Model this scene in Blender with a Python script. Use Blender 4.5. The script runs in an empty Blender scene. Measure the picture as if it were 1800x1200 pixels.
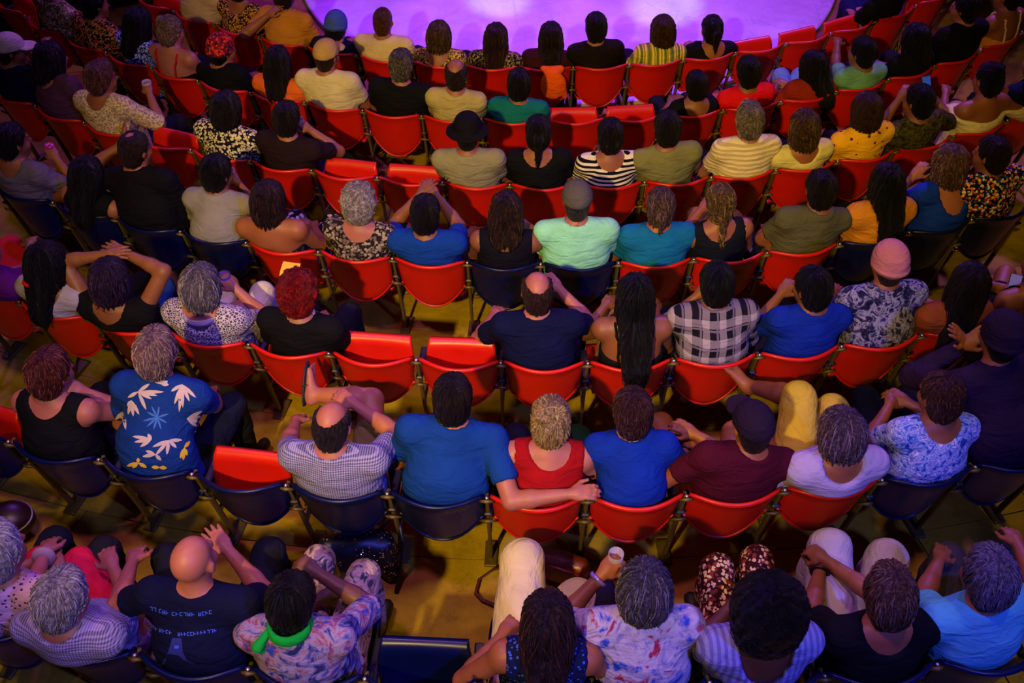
import bpy, math, random
import numpy as np
from mathutils import Matrix, Vector
from mathutils.bvhtree import BVHTree

scene = bpy.context.scene
COL = scene.collection
rng = np.random.default_rng(7)

# ------------------------------------------------------------------ camera, world, lights, exposure
F_PX, PITCH, ROLL, CAM_Z = 1801.34, math.radians(46.802), math.radians(-0.2428), 5.63822
cam_data = bpy.data.cameras.new('camera')
cam_data.sensor_width = 36.0
cam_data.lens = 36.0 * F_PX / 1800.0
cam = bpy.data.objects.new('camera', cam_data)
COL.objects.link(cam)
cam.matrix_world = (Matrix.Translation((0, 0, CAM_Z)) @ Matrix.Rotation(math.pi / 2 - PITCH, 4, 'X')
                    @ Matrix.Rotation(ROLL, 4, 'Z'))
scene.camera = cam

world = bpy.data.worlds.new('night')
scene.world = world
world.use_nodes = True
world.node_tree.nodes['Background'].inputs['Color'].default_value = (0.32, 0.12, 0.75, 1)
world.node_tree.nodes['Background'].inputs['Strength'].default_value = 0.010

def spot(name, loc, target, power, color, angle, blend, radius):
    d = bpy.data.lights.new(name, 'SPOT')
    d.energy, d.color, d.spot_size, d.spot_blend, d.shadow_soft_size = power, color, math.radians(angle), blend, radius
    o = bpy.data.objects.new(name, d)
    o.location = loc
    o.rotation_euler = (Vector(target) - Vector(loc)).to_track_quat('-Z', 'Y').to_euler()
    COL.objects.link(o)
    return o

# warm house light on the balcony front; its shadows run forward and to the right
spot('house_light', (-1.75, -2.2, 7.1), (0.3, 7.2, 0.2), 6000, (1.0, 0.68, 0.15), 43, 1.0, 0.12)
spot('warm_floor_fill', (-2.4, 3.0, 8.6), (-0.6, 3.9, 0.8), 720, (1.0, 0.67, 0.10), 80, 0.9, 0.3)  # added overhead warm fill to brighten the floor of the near rows
spot('warm_floor_fill', (2.6, 3.4, 8.6), (1.6, 3.6, 0.8), 520, (1.0, 0.67, 0.10), 80, 0.9, 0.3)  # second added fill, for the darker floor on the right
# violet stage wash from over the stage, the blue and violet wash over the rear rows
spot('stage_wash', (0.6, 13.5, 8.5), (0.6, 11.3, 0.0), 9500, (0.34, 0.02, 1.0), 50, 0.35, 0.25)
spot('stage_wash', (0.6, 15.0, 7.0), (0.5, 10.9, 0.0), 2600, (0.62, 0.20, 1.0), 30, 0.9, 0.25)
spot('stage_spot', (-2.0, 14.0, 7.0), (-0.15, 10.50, 0.0), 3000, (0.62, 1.0, 0.20), 6, 0.8, 0.05)
spot('stage_spot', (4.0, 14.5, 7.0), (1.70, 10.35, 0.0), 3000, (0.62, 1.0, 0.20), 6.5, 0.8, 0.05)
spot('violet_front_light', (4.6, 12.0, 7.0), (0.2, 5.0, 0.9), 3600, (0.36, 0.11, 1.0), 80, 0.6, 0.2)
spot('violet_front_light', (-4.6, 12.0, 7.0), (-0.2, 5.0, 0.9), 1500, (0.36, 0.08, 1.0), 80, 0.6, 0.2)
spot('blue_side_light', (3.4, -1.6, 7.2), (0.0, 2.4, 1.4), 3300, (0.09, 0.10, 1.0), 52, 0.9, 0.15)
spot('violet_top_light', (-1.4, 2.2, 8.5), (-0.4, 2.4, 1.2), 1350, (0.50, 0.12, 1.0), 56, 0.9, 0.2)

vs = scene.view_settings
vs.view_transform = 'Standard'
vs.look = 'None'
vs.exposure = -0.40
vs.gamma = 1.0
vs.use_curve_mapping = False

# ------------------------------------------------------------------ the bowl: rows are arcs about one centre
CX, CY, RISE = 0.2869, 14.151, 0.14232
RAD = [12.3117, 11.3075, 10.3037, 9.3281, 8.3437, 7.3487, 6.3609]
TREAD = [RISE * (6 - k) for k in range(7)]
RIM = 0.82
_fw = np.array([0, math.cos(PITCH), -math.sin(PITCH)])
_up = np.array([0, math.sin(PITCH), math.cos(PITCH)])
_cr, _sr = math.cos(-ROLL), math.sin(-ROLL)

def at(u, v, z):
    """the point of the place at height z that the picture shows at pixel (u, v)"""
    u, v = u - 900.0, v - 600.0
    a, b = _cr * u - _sr * v, _sr * u + _cr * v
    d = _fw * F_PX + np.array([1.0, 0, 0]) * a - _up * b
    return np.array([0, 0, CAM_Z]) + d * ((z - CAM_Z) / d[2])

def u_of(p):
    q = np.asarray(p, float) - np.array([0, 0, CAM_Z])
    x, y, z = q[0], q @ _up, q @ _fw
    return 900 + math.cos(ROLL) * F_PX * x / z + math.sin(ROLL) * F_PX * y / z

def angle_at(k, u):
    lo, hi = -1.2, 1.2
    for _ in range(40):
        m = (lo + hi) / 2
        if u_of((CX + RAD[k] * math.sin(m), CY - RAD[k] * math.cos(m), TREAD[k] + RIM)) < u: lo = m
        else: hi = m
    return lo

JUNC = [[-135, 50, 237, 440, 650, 832, 1040, 1247, 1447, 1645, 1840],
        [-150, 15, 178, 343, 505, 687, 860, 1037, 1207, 1377, 1547, 1710, 1870],
        [-95, 37, 157, 292, 442, 578, 736, 881, 1034, 1184, 1335, 1477, 1618, 1752, 1885],
        [-20, 95, 205, 322, 433, 561, 692, 823, 947, 1088, 1219, 1347, 1477, 1600, 1705, 1810],
        [-20, 65, 153, 240, 338, 441, 548, 665, 777, 894, 1010, 1129, 1246, 1360, 1467, 1570, 1672, 1772, 1870],
        [-33, 40, 118, 195, 278, 357, 450, 543, 646, 747, 849, 961, 1062, 1162, 1264, 1365, 1463, 1556, 1635, 1722, 1800],
        [235, 308, 378, 460, 540, 628, 733, 820, 908, 1003, 1102, 1195, 1287, 1377, 1452, 1537, 1610, 1685]]
ANG = []
for k, js in enumerate(JUNC):
    a = np.array([angle_at(k, u) for u in js])
    i = np.arange(len(a))
    c = np.polyfit(i, a, 1)
    ANG.append(0.5 * a + 0.5 * np.polyval(c, i))

def frame(k, ang):
    """matrix at the tread of row k: y towards the stage centre"""
    return Matrix.Translation((CX + RAD[k] * math.sin(ang), CY - RAD[k] * math.cos(ang), TREAD[k])) @ Matrix.Rotation(ang, 4, 'Z')

# ------------------------------------------------------------------ materials
def lin(h):
    h = h.lstrip('#')
    r = []
    for i in (0, 2, 4):
        v = int(h[i:i + 2], 16) / 255
        r.append(v / 12.92 if v <= 0.04045 else ((v + 0.055) / 1.055) ** 2.4)
    return (*r, 1.0)

_mats = {}
def new_mat(name):
    m = bpy.data.materials.new(name)
    m.use_nodes = True
    nt = m.node_tree
    return m, nt, nt.nodes, nt.links, nt.nodes['Principled BSDF']

def _math(nt, op, a, b=None):
    n = nt.nodes.new('ShaderNodeMath'); n.operation = op
    for i, v in enumerate((a, b)):
        if v is None: continue
        if isinstance(v, (int, float)): n.inputs[i].default_value = v
        else: nt.links.new(v, n.inputs[i])
    return n.outputs[0]

def _mix(nt, fac, a, b):
    n = nt.nodes.new('ShaderNodeMix'); n.data_type = 'RGBA'
    for s, v in ((n.inputs[0], fac), (n.inputs[6], a), (n.inputs[7], b)):
        if isinstance(v, (int, float, tuple)): s.default_value = v
        else: nt.links.new(v, s)
    return n.outputs[2]

def _ramp(nt, fac, stops, const=True):
    n = nt.nodes.new('ShaderNodeValToRGB')
    cr = n.color_ramp
    cr.interpolation = 'CONSTANT' if const else 'LINEAR'
    while len(cr.elements) < len(stops): cr.elements.new(0.5)
    for e, (p, c) in zip(cr.elements, stops):
        e.position = p; e.color = c
    nt.links.new(fac, n.inputs[0])
    return n.outputs[0]

def _noise(nt, vec, scale, detail=2.0, rough=0.5, dist=0.0):
    n = nt.nodes.new('ShaderNodeTexNoise')
    n.inputs['Scale'].default_value = scale; n.inputs['Detail'].default_value = detail
    n.inputs['Roughness'].default_value = rough; n.inputs['Distortion'].default_value = dist
    if vec is not None: nt.links.new(vec, n.inputs['Vector'])
    return n

def _mapping(nt, vec, scale=(1, 1, 1), rot=(0, 0, 0)):
    n = nt.nodes.new('ShaderNodeMapping')
    n.inputs['Scale'].default_value = scale; n.inputs['Rotation'].default_value = rot
    nt.links.new(vec, n.inputs['Vector'])
    return n.outputs[0]

def cloth(kind, *cols, s=1.0):
    """procedural fabric: kind of print, its colours, its scale"""
    key = ('cloth', kind, cols, s)
    if key in _mats: return _mats[key]
    m, nt, N, L, B = new_mat('fabric_' + kind)
    tc = N.new('ShaderNodeTexCoord'); ob = tc.outputs['Object']
    C = [lin(c) for c in cols]
    sep = N.new('ShaderNodeSeparateXYZ'); L.new(ob, sep.inputs[0])
    X, Z = sep.outputs[0], sep.outputs[2]
    wob = _noise(nt, ob, 7.0, 2).outputs[0]
    def wave(coord, period, thr=0.0):
        return _math(nt, 'GREATER_THAN', _math(nt, 'SINE', _math(nt, 'MULTIPLY', _math(nt, 'ADD', coord, _math(nt, 'MULTIPLY', wob, 0.02)), 2 * math.pi / period)), thr)
    if kind == 'solid':
        n = _noise(nt, ob, 9.0, 3).outputs[0]
        dark = tuple(v * 0.72 for v in C[0][:3]) + (1,)
        col = _mix(nt, n, dark, tuple(min(1, v * 1.2) for v in C[0][:3]) + (1,))
    elif kind == 'hstripe':
        col = _mix(nt, wave(Z, 0.045 * s), C[0], C[1])
    elif kind == 'vstripe':
        col = _mix(nt, wave(X, 0.035 * s), C[0], C[1])
        if len(C) > 2: col = _mix(nt, wave(X, 0.083 * s, 0.5), col, C[2])
    elif kind == 'plaid':
        a, b = wave(X, 0.115 * s, .25), wave(Z, 0.115 * s, .25)
        col = _mix(nt, _math(nt, 'MULTIPLY', _math(nt, 'ADD', a, b), 0.5), C[0], C[1])
        thin = _math(nt, 'MAXIMUM', wave(_math(nt, 'ADD', X, 0.03), 0.115 * s, 0.93), wave(_math(nt, 'ADD', Z, 0.03), 0.115 * s, 0.93))
        col = _mix(nt, _math(nt, 'MULTIPLY', thin, 0.7), col, C[-1])
    elif kind == 'gingham':
        col = _mix(nt, _math(nt, 'MULTIPLY', _math(nt, 'ADD', wave(X, 0.016 * s), wave(Z, 0.016 * s)), 0.5), C[0], C[1])
    elif kind in ('floral', 'dots'):
        v = N.new('ShaderNodeTexVoronoi')
        v.inputs['Scale'].default_value = (26.0 if kind == 'floral' else 55.0) / s
        d = _noise(nt, ob, 25.0 / s, 2)
        add = N.new('ShaderNodeVectorMath'); add.operation = 'MULTIPLY_ADD'
        L.new(d.outputs['Color'], add.inputs[0]); add.inputs[1].default_value = (0.035 * s if kind == 'floral' else 0.004,) * 3
        L.new(ob, add.inputs[2]); L.new(add.outputs[0], v.inputs['Vector'])
        sc = N.new('ShaderNodeSeparateColor'); L.new(v.outputs['Color'], sc.inputs[0])
        pts = C[1:]
        pick = _ramp(nt, sc.outputs[0], [(i / len(pts), c) for i, c in enumerate(pts)])
        mask = _math(nt, 'LESS_THAN', v.outputs['Distance'], 0.52 if kind == 'floral' else 0.30)
        col = _mix(nt, mask, C[0], pick)
    elif kind == 'dye':
        n = _noise(nt, ob, 13.0 / s, 5, 0.6, 1.2).outputs[0]
        k = len(C)
        col = _ramp(nt, n, [(0.37 + 0.26 * i / max(1, k - 1), c) for i, c in enumerate(C)], const=False)
    elif kind == 'lace':
        v = N.new('ShaderNodeTexVoronoi'); v.inputs['Scale'].default_value = 70 / s; v.feature = 'DISTANCE_TO_EDGE'
        L.new(ob, v.inputs['Vector'])
        col = _mix(nt, _math(nt, 'LESS_THAN', v.outputs['Distance'], 0.11), C[0], C[1])
    L.new(col, B.inputs['Base Color'])
    B.inputs['Roughness'].default_value = 0.85
    B.inputs['Specular IOR Level'].default_value = 0.08
    bmp = N.new('ShaderNodeBump'); bmp.inputs['Strength'].default_value = 0.7; bmp.inputs['Distance'].default_value = 0.025
    L.new(_noise(nt, _mapping(nt, ob, (0.7, 0.7, 1.9), (0.15, 0.1, 0)), 11.0, 3, 0.5, 0.9).outputs[0], bmp.inputs['Height'])
    L.new(bmp.outputs[0], B.inputs['Normal'])
    _mats[key] = m
    return m

def plain(name, col, rough=0.5, spec=0.5, metal=0.0, bump=0.0, bscale=30.0, var=0.15):
    key = ('plain', name, col, rough, metal)
    if key in _mats: return _mats[key]
    m, nt, N, L, B = new_mat(name)
    tc = N.new('ShaderNodeTexCoord')
    n = _noise(nt, tc.outputs['Object'], bscale, 4)
    c = lin(col)
    L.new(_mix(nt, n.outputs[0], tuple(v * (1 - var) for v in c[:3]) + (1,), tuple(min(1, v * (1 + var)) for v in c[:3]) + (1,)), B.inputs['Base Color'])
    B.inputs['Roughness'].default_value = rough; B.inputs['Specular IOR Level'].default_value = spec; B.inputs['Metallic'].default_value = metal
    if bump:
        b = N.new('ShaderNodeBump'); b.inputs['Strength'].default_value = bump; b.inputs['Distance'].default_value = 0.01
        L.new(n.outputs[0], b.inputs['Height']); L.new(b.outputs[0], B.inputs['Normal'])
    _mats[key] = m
    return m

def skin_mat(col):
    key = ('skin', col)
    if key in _mats: return _mats[key]
    m, nt, N, L, B = new_mat('skin')
    tc = N.new('ShaderNodeTexCoord')
    n = _noise(nt, tc.outputs['Object'], 14.0, 4)
    c = lin(col)
    base = _mix(nt, n.outputs[0], tuple(v * 0.82 for v in c[:3]) + (1,), tuple(min(1, v * 1.15) for v in c[:3]) + (1,))
    at_ = N.new('ShaderNodeAttribute'); at_.attribute_name = 'tint'
    mul = N.new('ShaderNodeMix'); mul.data_type = 'RGBA'; mul.blend_type = 'MULTIPLY'; mul.inputs[0].default_value = 1.0
    L.new(base, mul.inputs[6]); L.new(at_.outputs['Color'], mul.inputs[7])
    L.new(mul.outputs[2], B.inputs['Base Color'])
    B.inputs['Roughness'].default_value = 0.52; B.inputs['Specular IOR Level'].default_value = 0.35
    B.inputs['Subsurface Weight'].default_value = 0.0
    _mats[key] = m
    return m

def hair_mat(col, light=None):
    key = ('hair', col, light)
    if key in _mats: return _mats[key]
    m, nt, N, L, B = new_mat('hair')
    tc = N.new('ShaderNodeTexCoord'); ob = tc.outputs['Object']
    # strands fan out from the crown: longitude about the crown axis, stretched downwards
    sep = N.new('ShaderNodeSeparateXYZ'); L.new(ob, sep.inputs[0])
    ang = _math(nt, 'ARCTAN2', sep.outputs[0], _math(nt, 'ADD', sep.outputs[1], 0.03))
    comb = N.new('ShaderNodeCombineXYZ')
    L.new(_math(nt, 'MULTIPLY', ang, 3.0), comb.inputs[0]); L.new(_math(nt, 'MULTIPLY', sep.outputs[2], 1.6), comb.inputs[1])
    st = _noise(nt, comb.outputs[0], 14.0, 5, 0.7, 0.5)
    c = lin(col); l2 = lin(light) if light else tuple(min(1, v * 1.7 + 0.004) for v in c[:3]) + (1,)
    sa = N.new('ShaderNodeAttribute'); sa.attribute_name = 'strand'
    mixv = _math(nt, 'ADD', _math(nt, 'MULTIPLY', st.outputs[0], 0.5), _math(nt, 'MULTIPLY', sa.outputs['Fac'], 0.5))
    L.new(_ramp(nt, mixv, [(0.30, tuple(v * 0.35 for v in c[:3]) + (1,)), (0.50, c), (0.72, l2)], const=False), B.inputs['Base Color'])
    B.inputs['Roughness'].default_value = 0.38; B.inputs['Specular IOR Level'].default_value = 0.28
    b = N.new('ShaderNodeBump'); b.inputs['Strength'].default_value = 1.0; b.inputs['Distance'].default_value = 0.02
    L.new(st.outputs[0], b.inputs['Height']); L.new(b.outputs[0], B.inputs['Normal'])
    _mats[key] = m
    return m

# ------------------------------------------------------------------ scene objects
def tag(o, label, cat, group=None, kind=None):
    o['label'] = label; o['category'] = cat
    if group: o['group'] = group
    if kind: o['kind'] = kind
    return o

def link(name, me, mats=(), parent=None, mw=None):
    o = bpy.data.objects.new(name, me)
    COL.objects.link(o)
    if me is not None and not me.materials:
        for m in (mats if isinstance(mats, (list, tuple)) else [mats]): me.materials.append(m)
    if parent is not None: o.parent = parent
    if mw is not None: o.matrix_local = mw
    return o

def empty(name, mw):
    o = bpy.data.objects.new(name, None)
    o.empty_display_size = 0.1
    COL.objects.link(o)
    o.matrix_world = mw
    return o

def mesh_np(name, V, Fc, smooth=True):
    V = np.asarray(V, np.float32); Fc = np.asarray(Fc, np.int32)
    me = bpy.data.meshes.new(name)
    n, m, k = len(V), len(Fc), Fc.shape[1]
    me.vertices.add(n); me.vertices.foreach_set('co', V.ravel())
    me.loops.add(m * k); me.loops.foreach_set('vertex_index', Fc.ravel())
    me.polygons.add(m); me.polygons.foreach_set('loop_start', np.arange(0, m * k, k, dtype=np.int32))
    me.polygons.foreach_set('loop_total', np.full(m, k, np.int32))
    me.polygons.foreach_set('use_smooth', np.full(m, smooth, bool))
    me.update(calc_edges=True)
    return me

def mesh_py(name, V, Fc, smooth=False):
    me = bpy.data.meshes.new(name)
    me.from_pydata([tuple(map(float, v)) for v in V], [], Fc)
    for p in me.polygons: p.use_smooth = smooth
    me.update()
    return me

class MB:
    """a few boxes, tubes and lathes gathered into one mesh"""
    def __init__(s): s.v, s.f = [], []
    def box(s, c, d, m=None, bev=0.0):
        n = len(s.v); hx, hy, hz = d[0] / 2, d[1] / 2, d[2] / 2
        if bev:
            b = min(bev, hx * .9, hy * .9, hz * .9)
            pts = []
            for z, i in ((-hz, b), (-hz + b, 0), (hz - b, 0), (hz, b)):
                x, y = hx - i, hy - i
                q = b * .6
                pts += [(-x + q, -y, z), (x - q, -y, z), (x, -y + q, z), (x, y - q, z), (x - q, y, z), (-x + q, y, z), (-x, y - q, z), (-x, -y + q, z)]
            fs = [list(range(7, -1, -1)), list(range(24, 32))]
            for r in range(3):
                for j in range(8):
                    fs.append([r * 8 + j, r * 8 + (j + 1) % 8, r * 8 + 8 + (j + 1) % 8, r * 8 + 8 + j])
        else:
            pts = [(x, y, z) for z in (-hz, hz) for x, y in ((-hx, -hy), (hx, -hy), (hx, hy), (-hx, hy))]
            fs = [[3, 2, 1, 0], [4, 5, 6, 7], [0, 1, 5, 4], [1, 2, 6, 5], [2, 3, 7, 6], [3, 0, 4, 7]]
        for p in pts:
            p = Vector(p)
            if m is not None: p = m @ p
            s.v.append(tuple(p + Vector(c)))
        s.f += [[n + i for i in f] for f in fs]
        return s
    def tube(s, pts, rad, n=8, closed=False, flat=1.0):
        pts = [Vector(p) for p in pts]; base = len(s.v); k = len(pts)
        rads = rad if isinstance(rad, (list, tuple)) else [rad] * k
        ref = None
        for i, p in enumerate(pts):
            t = (pts[(i + 1) % k if closed else min(i + 1, k - 1)] - pts[(i - 1) % k if closed else max(i - 1, 0)]).normalized()
            if ref is None: ref = Vector((0, 0, 1)) if abs(t.z) < .9 else Vector((1, 0, 0))
            a = t.cross(ref).normalized(); b = a.cross(t).normalized(); ref = b
            for j in range(n):
                w = 2 * math.pi * j / n
                s.v.append(tuple(p + rads[i] * (math.cos(w) * a + flat * math.sin(w) * b)))
        for i in range(k if closed else k - 1):
            for j in range(n):
                i2 = (i + 1) % k
                s.f.append([base + i * n + j, base + i * n + (j + 1) % n, base + i2 * n + (j + 1) % n, base + i2 * n + j])
        if not closed:
            s.f.append([base + j for j in range(n - 1, -1, -1)]); s.f.append([base + (k - 1) * n + j for j in range(n)])
        return s
    def lathe(s, prof, c=(0, 0, 0), n=14):
        base = len(s.v)
        for r, z in prof:
            for j in range(n):
                w = 2 * math.pi * j / n
                s.v.append((c[0] + r * math.cos(w), c[1] + r * math.sin(w), c[2] + z))
        for i in range(len(prof) - 1):
            for j in range(n):
                s.f.append([base + i * n + j, base + i * n + (j + 1) % n, base + (i + 1) * n + (j + 1) % n, base + (i + 1) * n + j])
        s.f.append([base + j for j in range(n - 1, -1, -1)]); s.f.append([base + (len(prof) - 1) * n + j for j in range(n)])
        return s
    def mesh(s, name, smooth=False): return mesh_py(name, s.v, s.f, smooth)

# ------------------------------------------------------------------ soft bodies: blended solids turned into one surface
class Field:
    def __init__(s, lo, hi, c):
        s.c = c; s.o = np.asarray(lo, float) - 2 * c
        n = np.ceil((np.asarray(hi, float) - s.o) / c).astype(int) + 3
        s.n = n; s.D = np.full(n, 1.0, np.float32)
        s.ax = [(s.o[i] + c * np.arange(n[i])).astype(np.float32) for i in range(3)]
    def _win(s, lo, hi, pad):
        i0 = np.maximum(0, np.floor((lo - pad - s.o) / s.c).astype(int)); i1 = np.minimum(s.n, np.ceil((hi + pad - s.o) / s.c).astype(int) + 1)
        if np.any(i1 <= i0): return None
        return tuple(slice(a, b) for a, b in zip(i0, i1))
    def _d(s, pr, w):
        x = s.ax[0][w[0]][:, None, None]; y = s.ax[1][w[1]][None, :, None]; z = s.ax[2][w[2]][None, None, :]
        if pr[0] == 'cap':
            _, a, b, ra, rb = pr
            d = b - a; L2 = max(1e-9, float(d @ d))
            px, py, pz = x - a[0], y - a[1], z - a[2]
            t = np.clip((px * d[0] + py * d[1] + pz * d[2]) / L2, 0, 1)
            return np.sqrt((px - t * d[0]) ** 2 + (py - t * d[1]) ** 2 + (pz - t * d[2]) ** 2) - (ra + t * (rb - ra))
        _, c, r, M = pr
        px, py, pz = x - c[0], y - c[1], z - c[2]
        if M is not None:
            px, py, pz = (M[0, 0] * px + M[1, 0] * py + M[2, 0] * pz, M[0, 1] * px + M[1, 1] * py + M[2, 1] * pz, M[0, 2] * px + M[1, 2] * py + M[2, 2] * pz)
        k0 = np.sqrt((px / r[0]) ** 2 + (py / r[1]) ** 2 + (pz / r[2]) ** 2) + 1e-6
        k1 = np.sqrt((px / r[0] ** 2) ** 2 + (py / r[1] ** 2) ** 2 + (pz / r[2] ** 2) ** 2) + 1e-6
        return k0 * (k0 - 1) / k1
    @staticmethod
    def bounds(pr):
        if pr[0] == 'cap':
            r = max(pr[3], pr[4]); return np.minimum(pr[1], pr[2]) - r, np.maximum(pr[1], pr[2]) + r
        r = max(pr[2]) if pr[3] is not None else np.asarray(pr[2])
        return pr[1] - r, pr[1] + r
    def add(s, pr, k=0.02, g=0.0):
        lo, hi = s.bounds(pr)
        w = s._win(lo, hi, k + g + 2.5 * s.c)
        if w is None: return
        d = s._d(pr, w) - g; D = s.D[w]
        h = np.maximum(k - np.abs(D - d), 0) / k
        s.D[w] = np.minimum(D, d) - h * h * k * 0.25
    def sub(s, pr, k=0.01):
        lo, hi = s.bounds(pr)
        w = s._win(lo, hi, k + 2.5 * s.c)
        if w is None: return
        d = -s._d(pr, w); D = s.D[w]
        h = np.maximum(k - np.abs(D - d), 0) / k
        s.D[w] = np.maximum(D, d) + h * h * k * 0.25
    def clip(s, n, c):
        """keep n.p < c"""
        d = n[0] * s.ax[0][:, None, None] + n[1] * s.ax[1][None, :, None] + n[2] * s.ax[2][None, None, :] - c
        s.D = np.maximum(s.D, d.astype(np.float32))
    def sample(s, P):
        q = np.rint((P - s.o) / s.c).astype(int)
        ok = np.all((q >= 0) & (q < s.n), axis=1)
        r = np.full(len(P), 1.0); q = np.clip(q, 0, s.n - 1)
        r[ok] = s.D[q[ok, 0], q[ok, 1], q[ok, 2]]
        return r
    def surface(s):
        D = s.D; S = D < 0
        a, b = slice(None, -1), slice(1, None)
        cnt = np.zeros(tuple(s.n - 1), np.uint8)
        offs = [(i, j, k) for i in (0, 1) for j in (0, 1) for k in (0, 1)]
        for o in offs: cnt += S[tuple(b if t else a for t in o)]
        act = (cnt > 0) & (cnt < 8)
        idx = np.argwhere(act)
        if len(idx) == 0: return np.zeros((0, 3)), np.zeros((0, 4), int)
        val = np.stack([D[idx[:, 0] + o[0], idx[:, 1] + o[1], idx[:, 2] + o[2]] for o in offs], 1)
        acc = np.zeros((len(idx), 3)); cn = np.zeros(len(idx))
        for i in range(8):
            for j in range(i + 1, 8):
                df = np.array(offs[j]) - np.array(offs[i])
                if np.abs(df).sum() != 1: continue
                va, vb = val[:, i], val[:, j]
                cr = (va < 0) != (vb < 0)
                t = np.where(cr, va / np.where(cr, va - vb, 1), 0)
                acc += np.where(cr[:, None], np.array(offs[i]) + t[:, None] * df, 0); cn += cr
        V = s.o + s.c * (idx + acc / cn[:, None])
        vid = np.full(act.shape, -1, np.int64); vid[act] = np.arange(len(idx))
        faces = []
        for ax in range(3):
            u, v = [(1, 2), (2, 0), (0, 1)][ax]
            s0 = [slice(None)] * 3; s1 = [slice(None)] * 3
            s0[ax] = a; s1[ax] = b
            ch = S[tuple(s0)] != S[tuple(s1)]
            e = np.argwhere(ch)
            e = e[(e[:, u] > 0) & (e[:, v] > 0) & (e[:, u] < s.n[u] - 1) & (e[:, v] < s.n[v] - 1)]
            q = []
            for du, dv in ((-1, -1), (0, -1), (0, 0), (-1, 0)):
                f = e.copy(); f[:, u] += du; f[:, v] += dv
                q.append(vid[f[:, 0], f[:, 1], f[:, 2]])
            q = np.stack(q, 1)
            inside = S[e[:, 0], e[:, 1], e[:, 2]]
            q = np.where(inside[:, None], q, q[:, ::-1])
            faces.append(q)
        return V, np.concatenate(faces)

def A(*v): return np.array(v, float)
def cap(a, b, ra, rb=None): return ('cap', np.asarray(a, float), np.asarray(b, float), ra, ra if rb is None else rb)
def ell(c, r, M=None): return ('ell', np.asarray(c, float), r, M)
def prim_bounds(prs, pad):
    bs = [Field.bounds(p) for p in prs]
    return np.min([b[0] for b in bs], 0) - pad, np.max([b[1] for b in bs], 0) + pad

_w = rng.normal(size=(10, 3)); _ph = rng.uniform(0, 6.28, 10)
def ripple(P, fx, fz, seed=0):
    r = np.zeros(len(P))
    for i in range(6):
        j = (i + seed) % 10
        r += np.sin(P[:, 0] * fx * _w[j, 0] + P[:, 1] * fx * _w[j, 1] + P[:, 2] * fz * _w[j, 2] + _ph[j] + seed)
    return r / 6

def normals_of(V, Fc):
    n = np.zeros_like(V)
    fn = np.cross(V[Fc[:, 2]] - V[Fc[:, 0]], V[Fc[:, 3]] - V[Fc[:, 1]])
    for i in range(4): np.add.at(n, Fc[:, i], fn)
    return n / (np.linalg.norm(n, axis=1, keepdims=True) + 1e-12)

# ------------------------------------------------------------------ the setting: stepped floor, stage
def concrete(name, c1, c2, c3, scale=2.5, rough=0.75):
    m, nt, N, L, B = new_mat(name)
    tc = N.new('ShaderNodeTexCoord'); ob = tc.outputs['Object']
    n1 = _noise(nt, ob, scale, 6, 0.65, 0.4); n2 = _noise(nt, ob, scale * 11, 4, 0.6)
    base = _ramp(nt, n1.outputs[0], [(0.30, lin(c1)), (0.52, lin(c2)), (0.74, lin(c3))], const=False)
    v = N.new('ShaderNodeTexVoronoi'); v.feature = 'DISTANCE_TO_EDGE'; v.inputs['Scale'].default_value = scale * 0.35
    add = N.new('ShaderNodeVectorMath'); add.operation = 'MULTIPLY_ADD'
    L.new(n1.outputs['Color'], add.inputs[0]); add.inputs[1].default_value = (0.5,) * 3; L.new(ob, add.inputs[2]); L.new(add.outputs[0], v.inputs['Vector'])
    crack = _math(nt, 'MULTIPLY', _math(nt, 'LESS_THAN', v.outputs['Distance'], 0.003), 0.22)
    col = _mix(nt, crack, base, lin('#1a1206'))
    col = _mix(nt, _math(nt, 'MULTIPLY', n2.outputs[0], 0.35), col, lin(c1))
    L.new(col, B.inputs['Base Color'])
    B.inputs['Roughness'].default_value = rough; B.inputs['Specular IOR Level'].default_value = 0.3
    b = N.new('ShaderNodeBump'); b.inputs['Strength'].default_value = 0.35; b.inputs['Distance'].default_value = 0.01
    L.new(n2.outputs[0], b.inputs['Height']); L.new(b.outputs[0], B.inputs['Normal'])
    return m

M_TREAD = concrete('ochre_concrete', '#725e08', '#a2860c', '#b49818')
M_PIT = concrete('pit_concrete', '#55431a', '#6e5620', '#7a6024')
M_STAGE = concrete('stage_floor', '#8c8690', '#a8a2ac', '#bcb8be', 1.6, 0.55)

SLOPE = RISE / 0.99
def sector(r0, r1, a0, a1, z0, z1, n):
    """raked slab: top from z0 at the inner radius to z1 at the outer one"""
    V, Fc = [], []
    for i in range(n + 1):
        a = a0 + (a1 - a0) * i / n
        for r, z in ((r0, z0), (r1, z1)):
            for d in (-0.25, 0):
                V.append((CX + r * math.sin(a), CY - r * math.cos(a), z + d))
    for i in range(n):
        b = i * 4; c = b + 4
        Fc += [[b + 1, b + 3, c + 3, c + 1], [b, c, c + 2, b + 2], [b, b + 1, c + 1, c], [b + 2, c + 2, c + 3, b + 3]]
    Fc += [[0, 2, 3, 1], [4 * n, 4 * n + 1, 4 * n + 3, 4 * n + 2]]
    return V, [f[::-1] for f in Fc]

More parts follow.
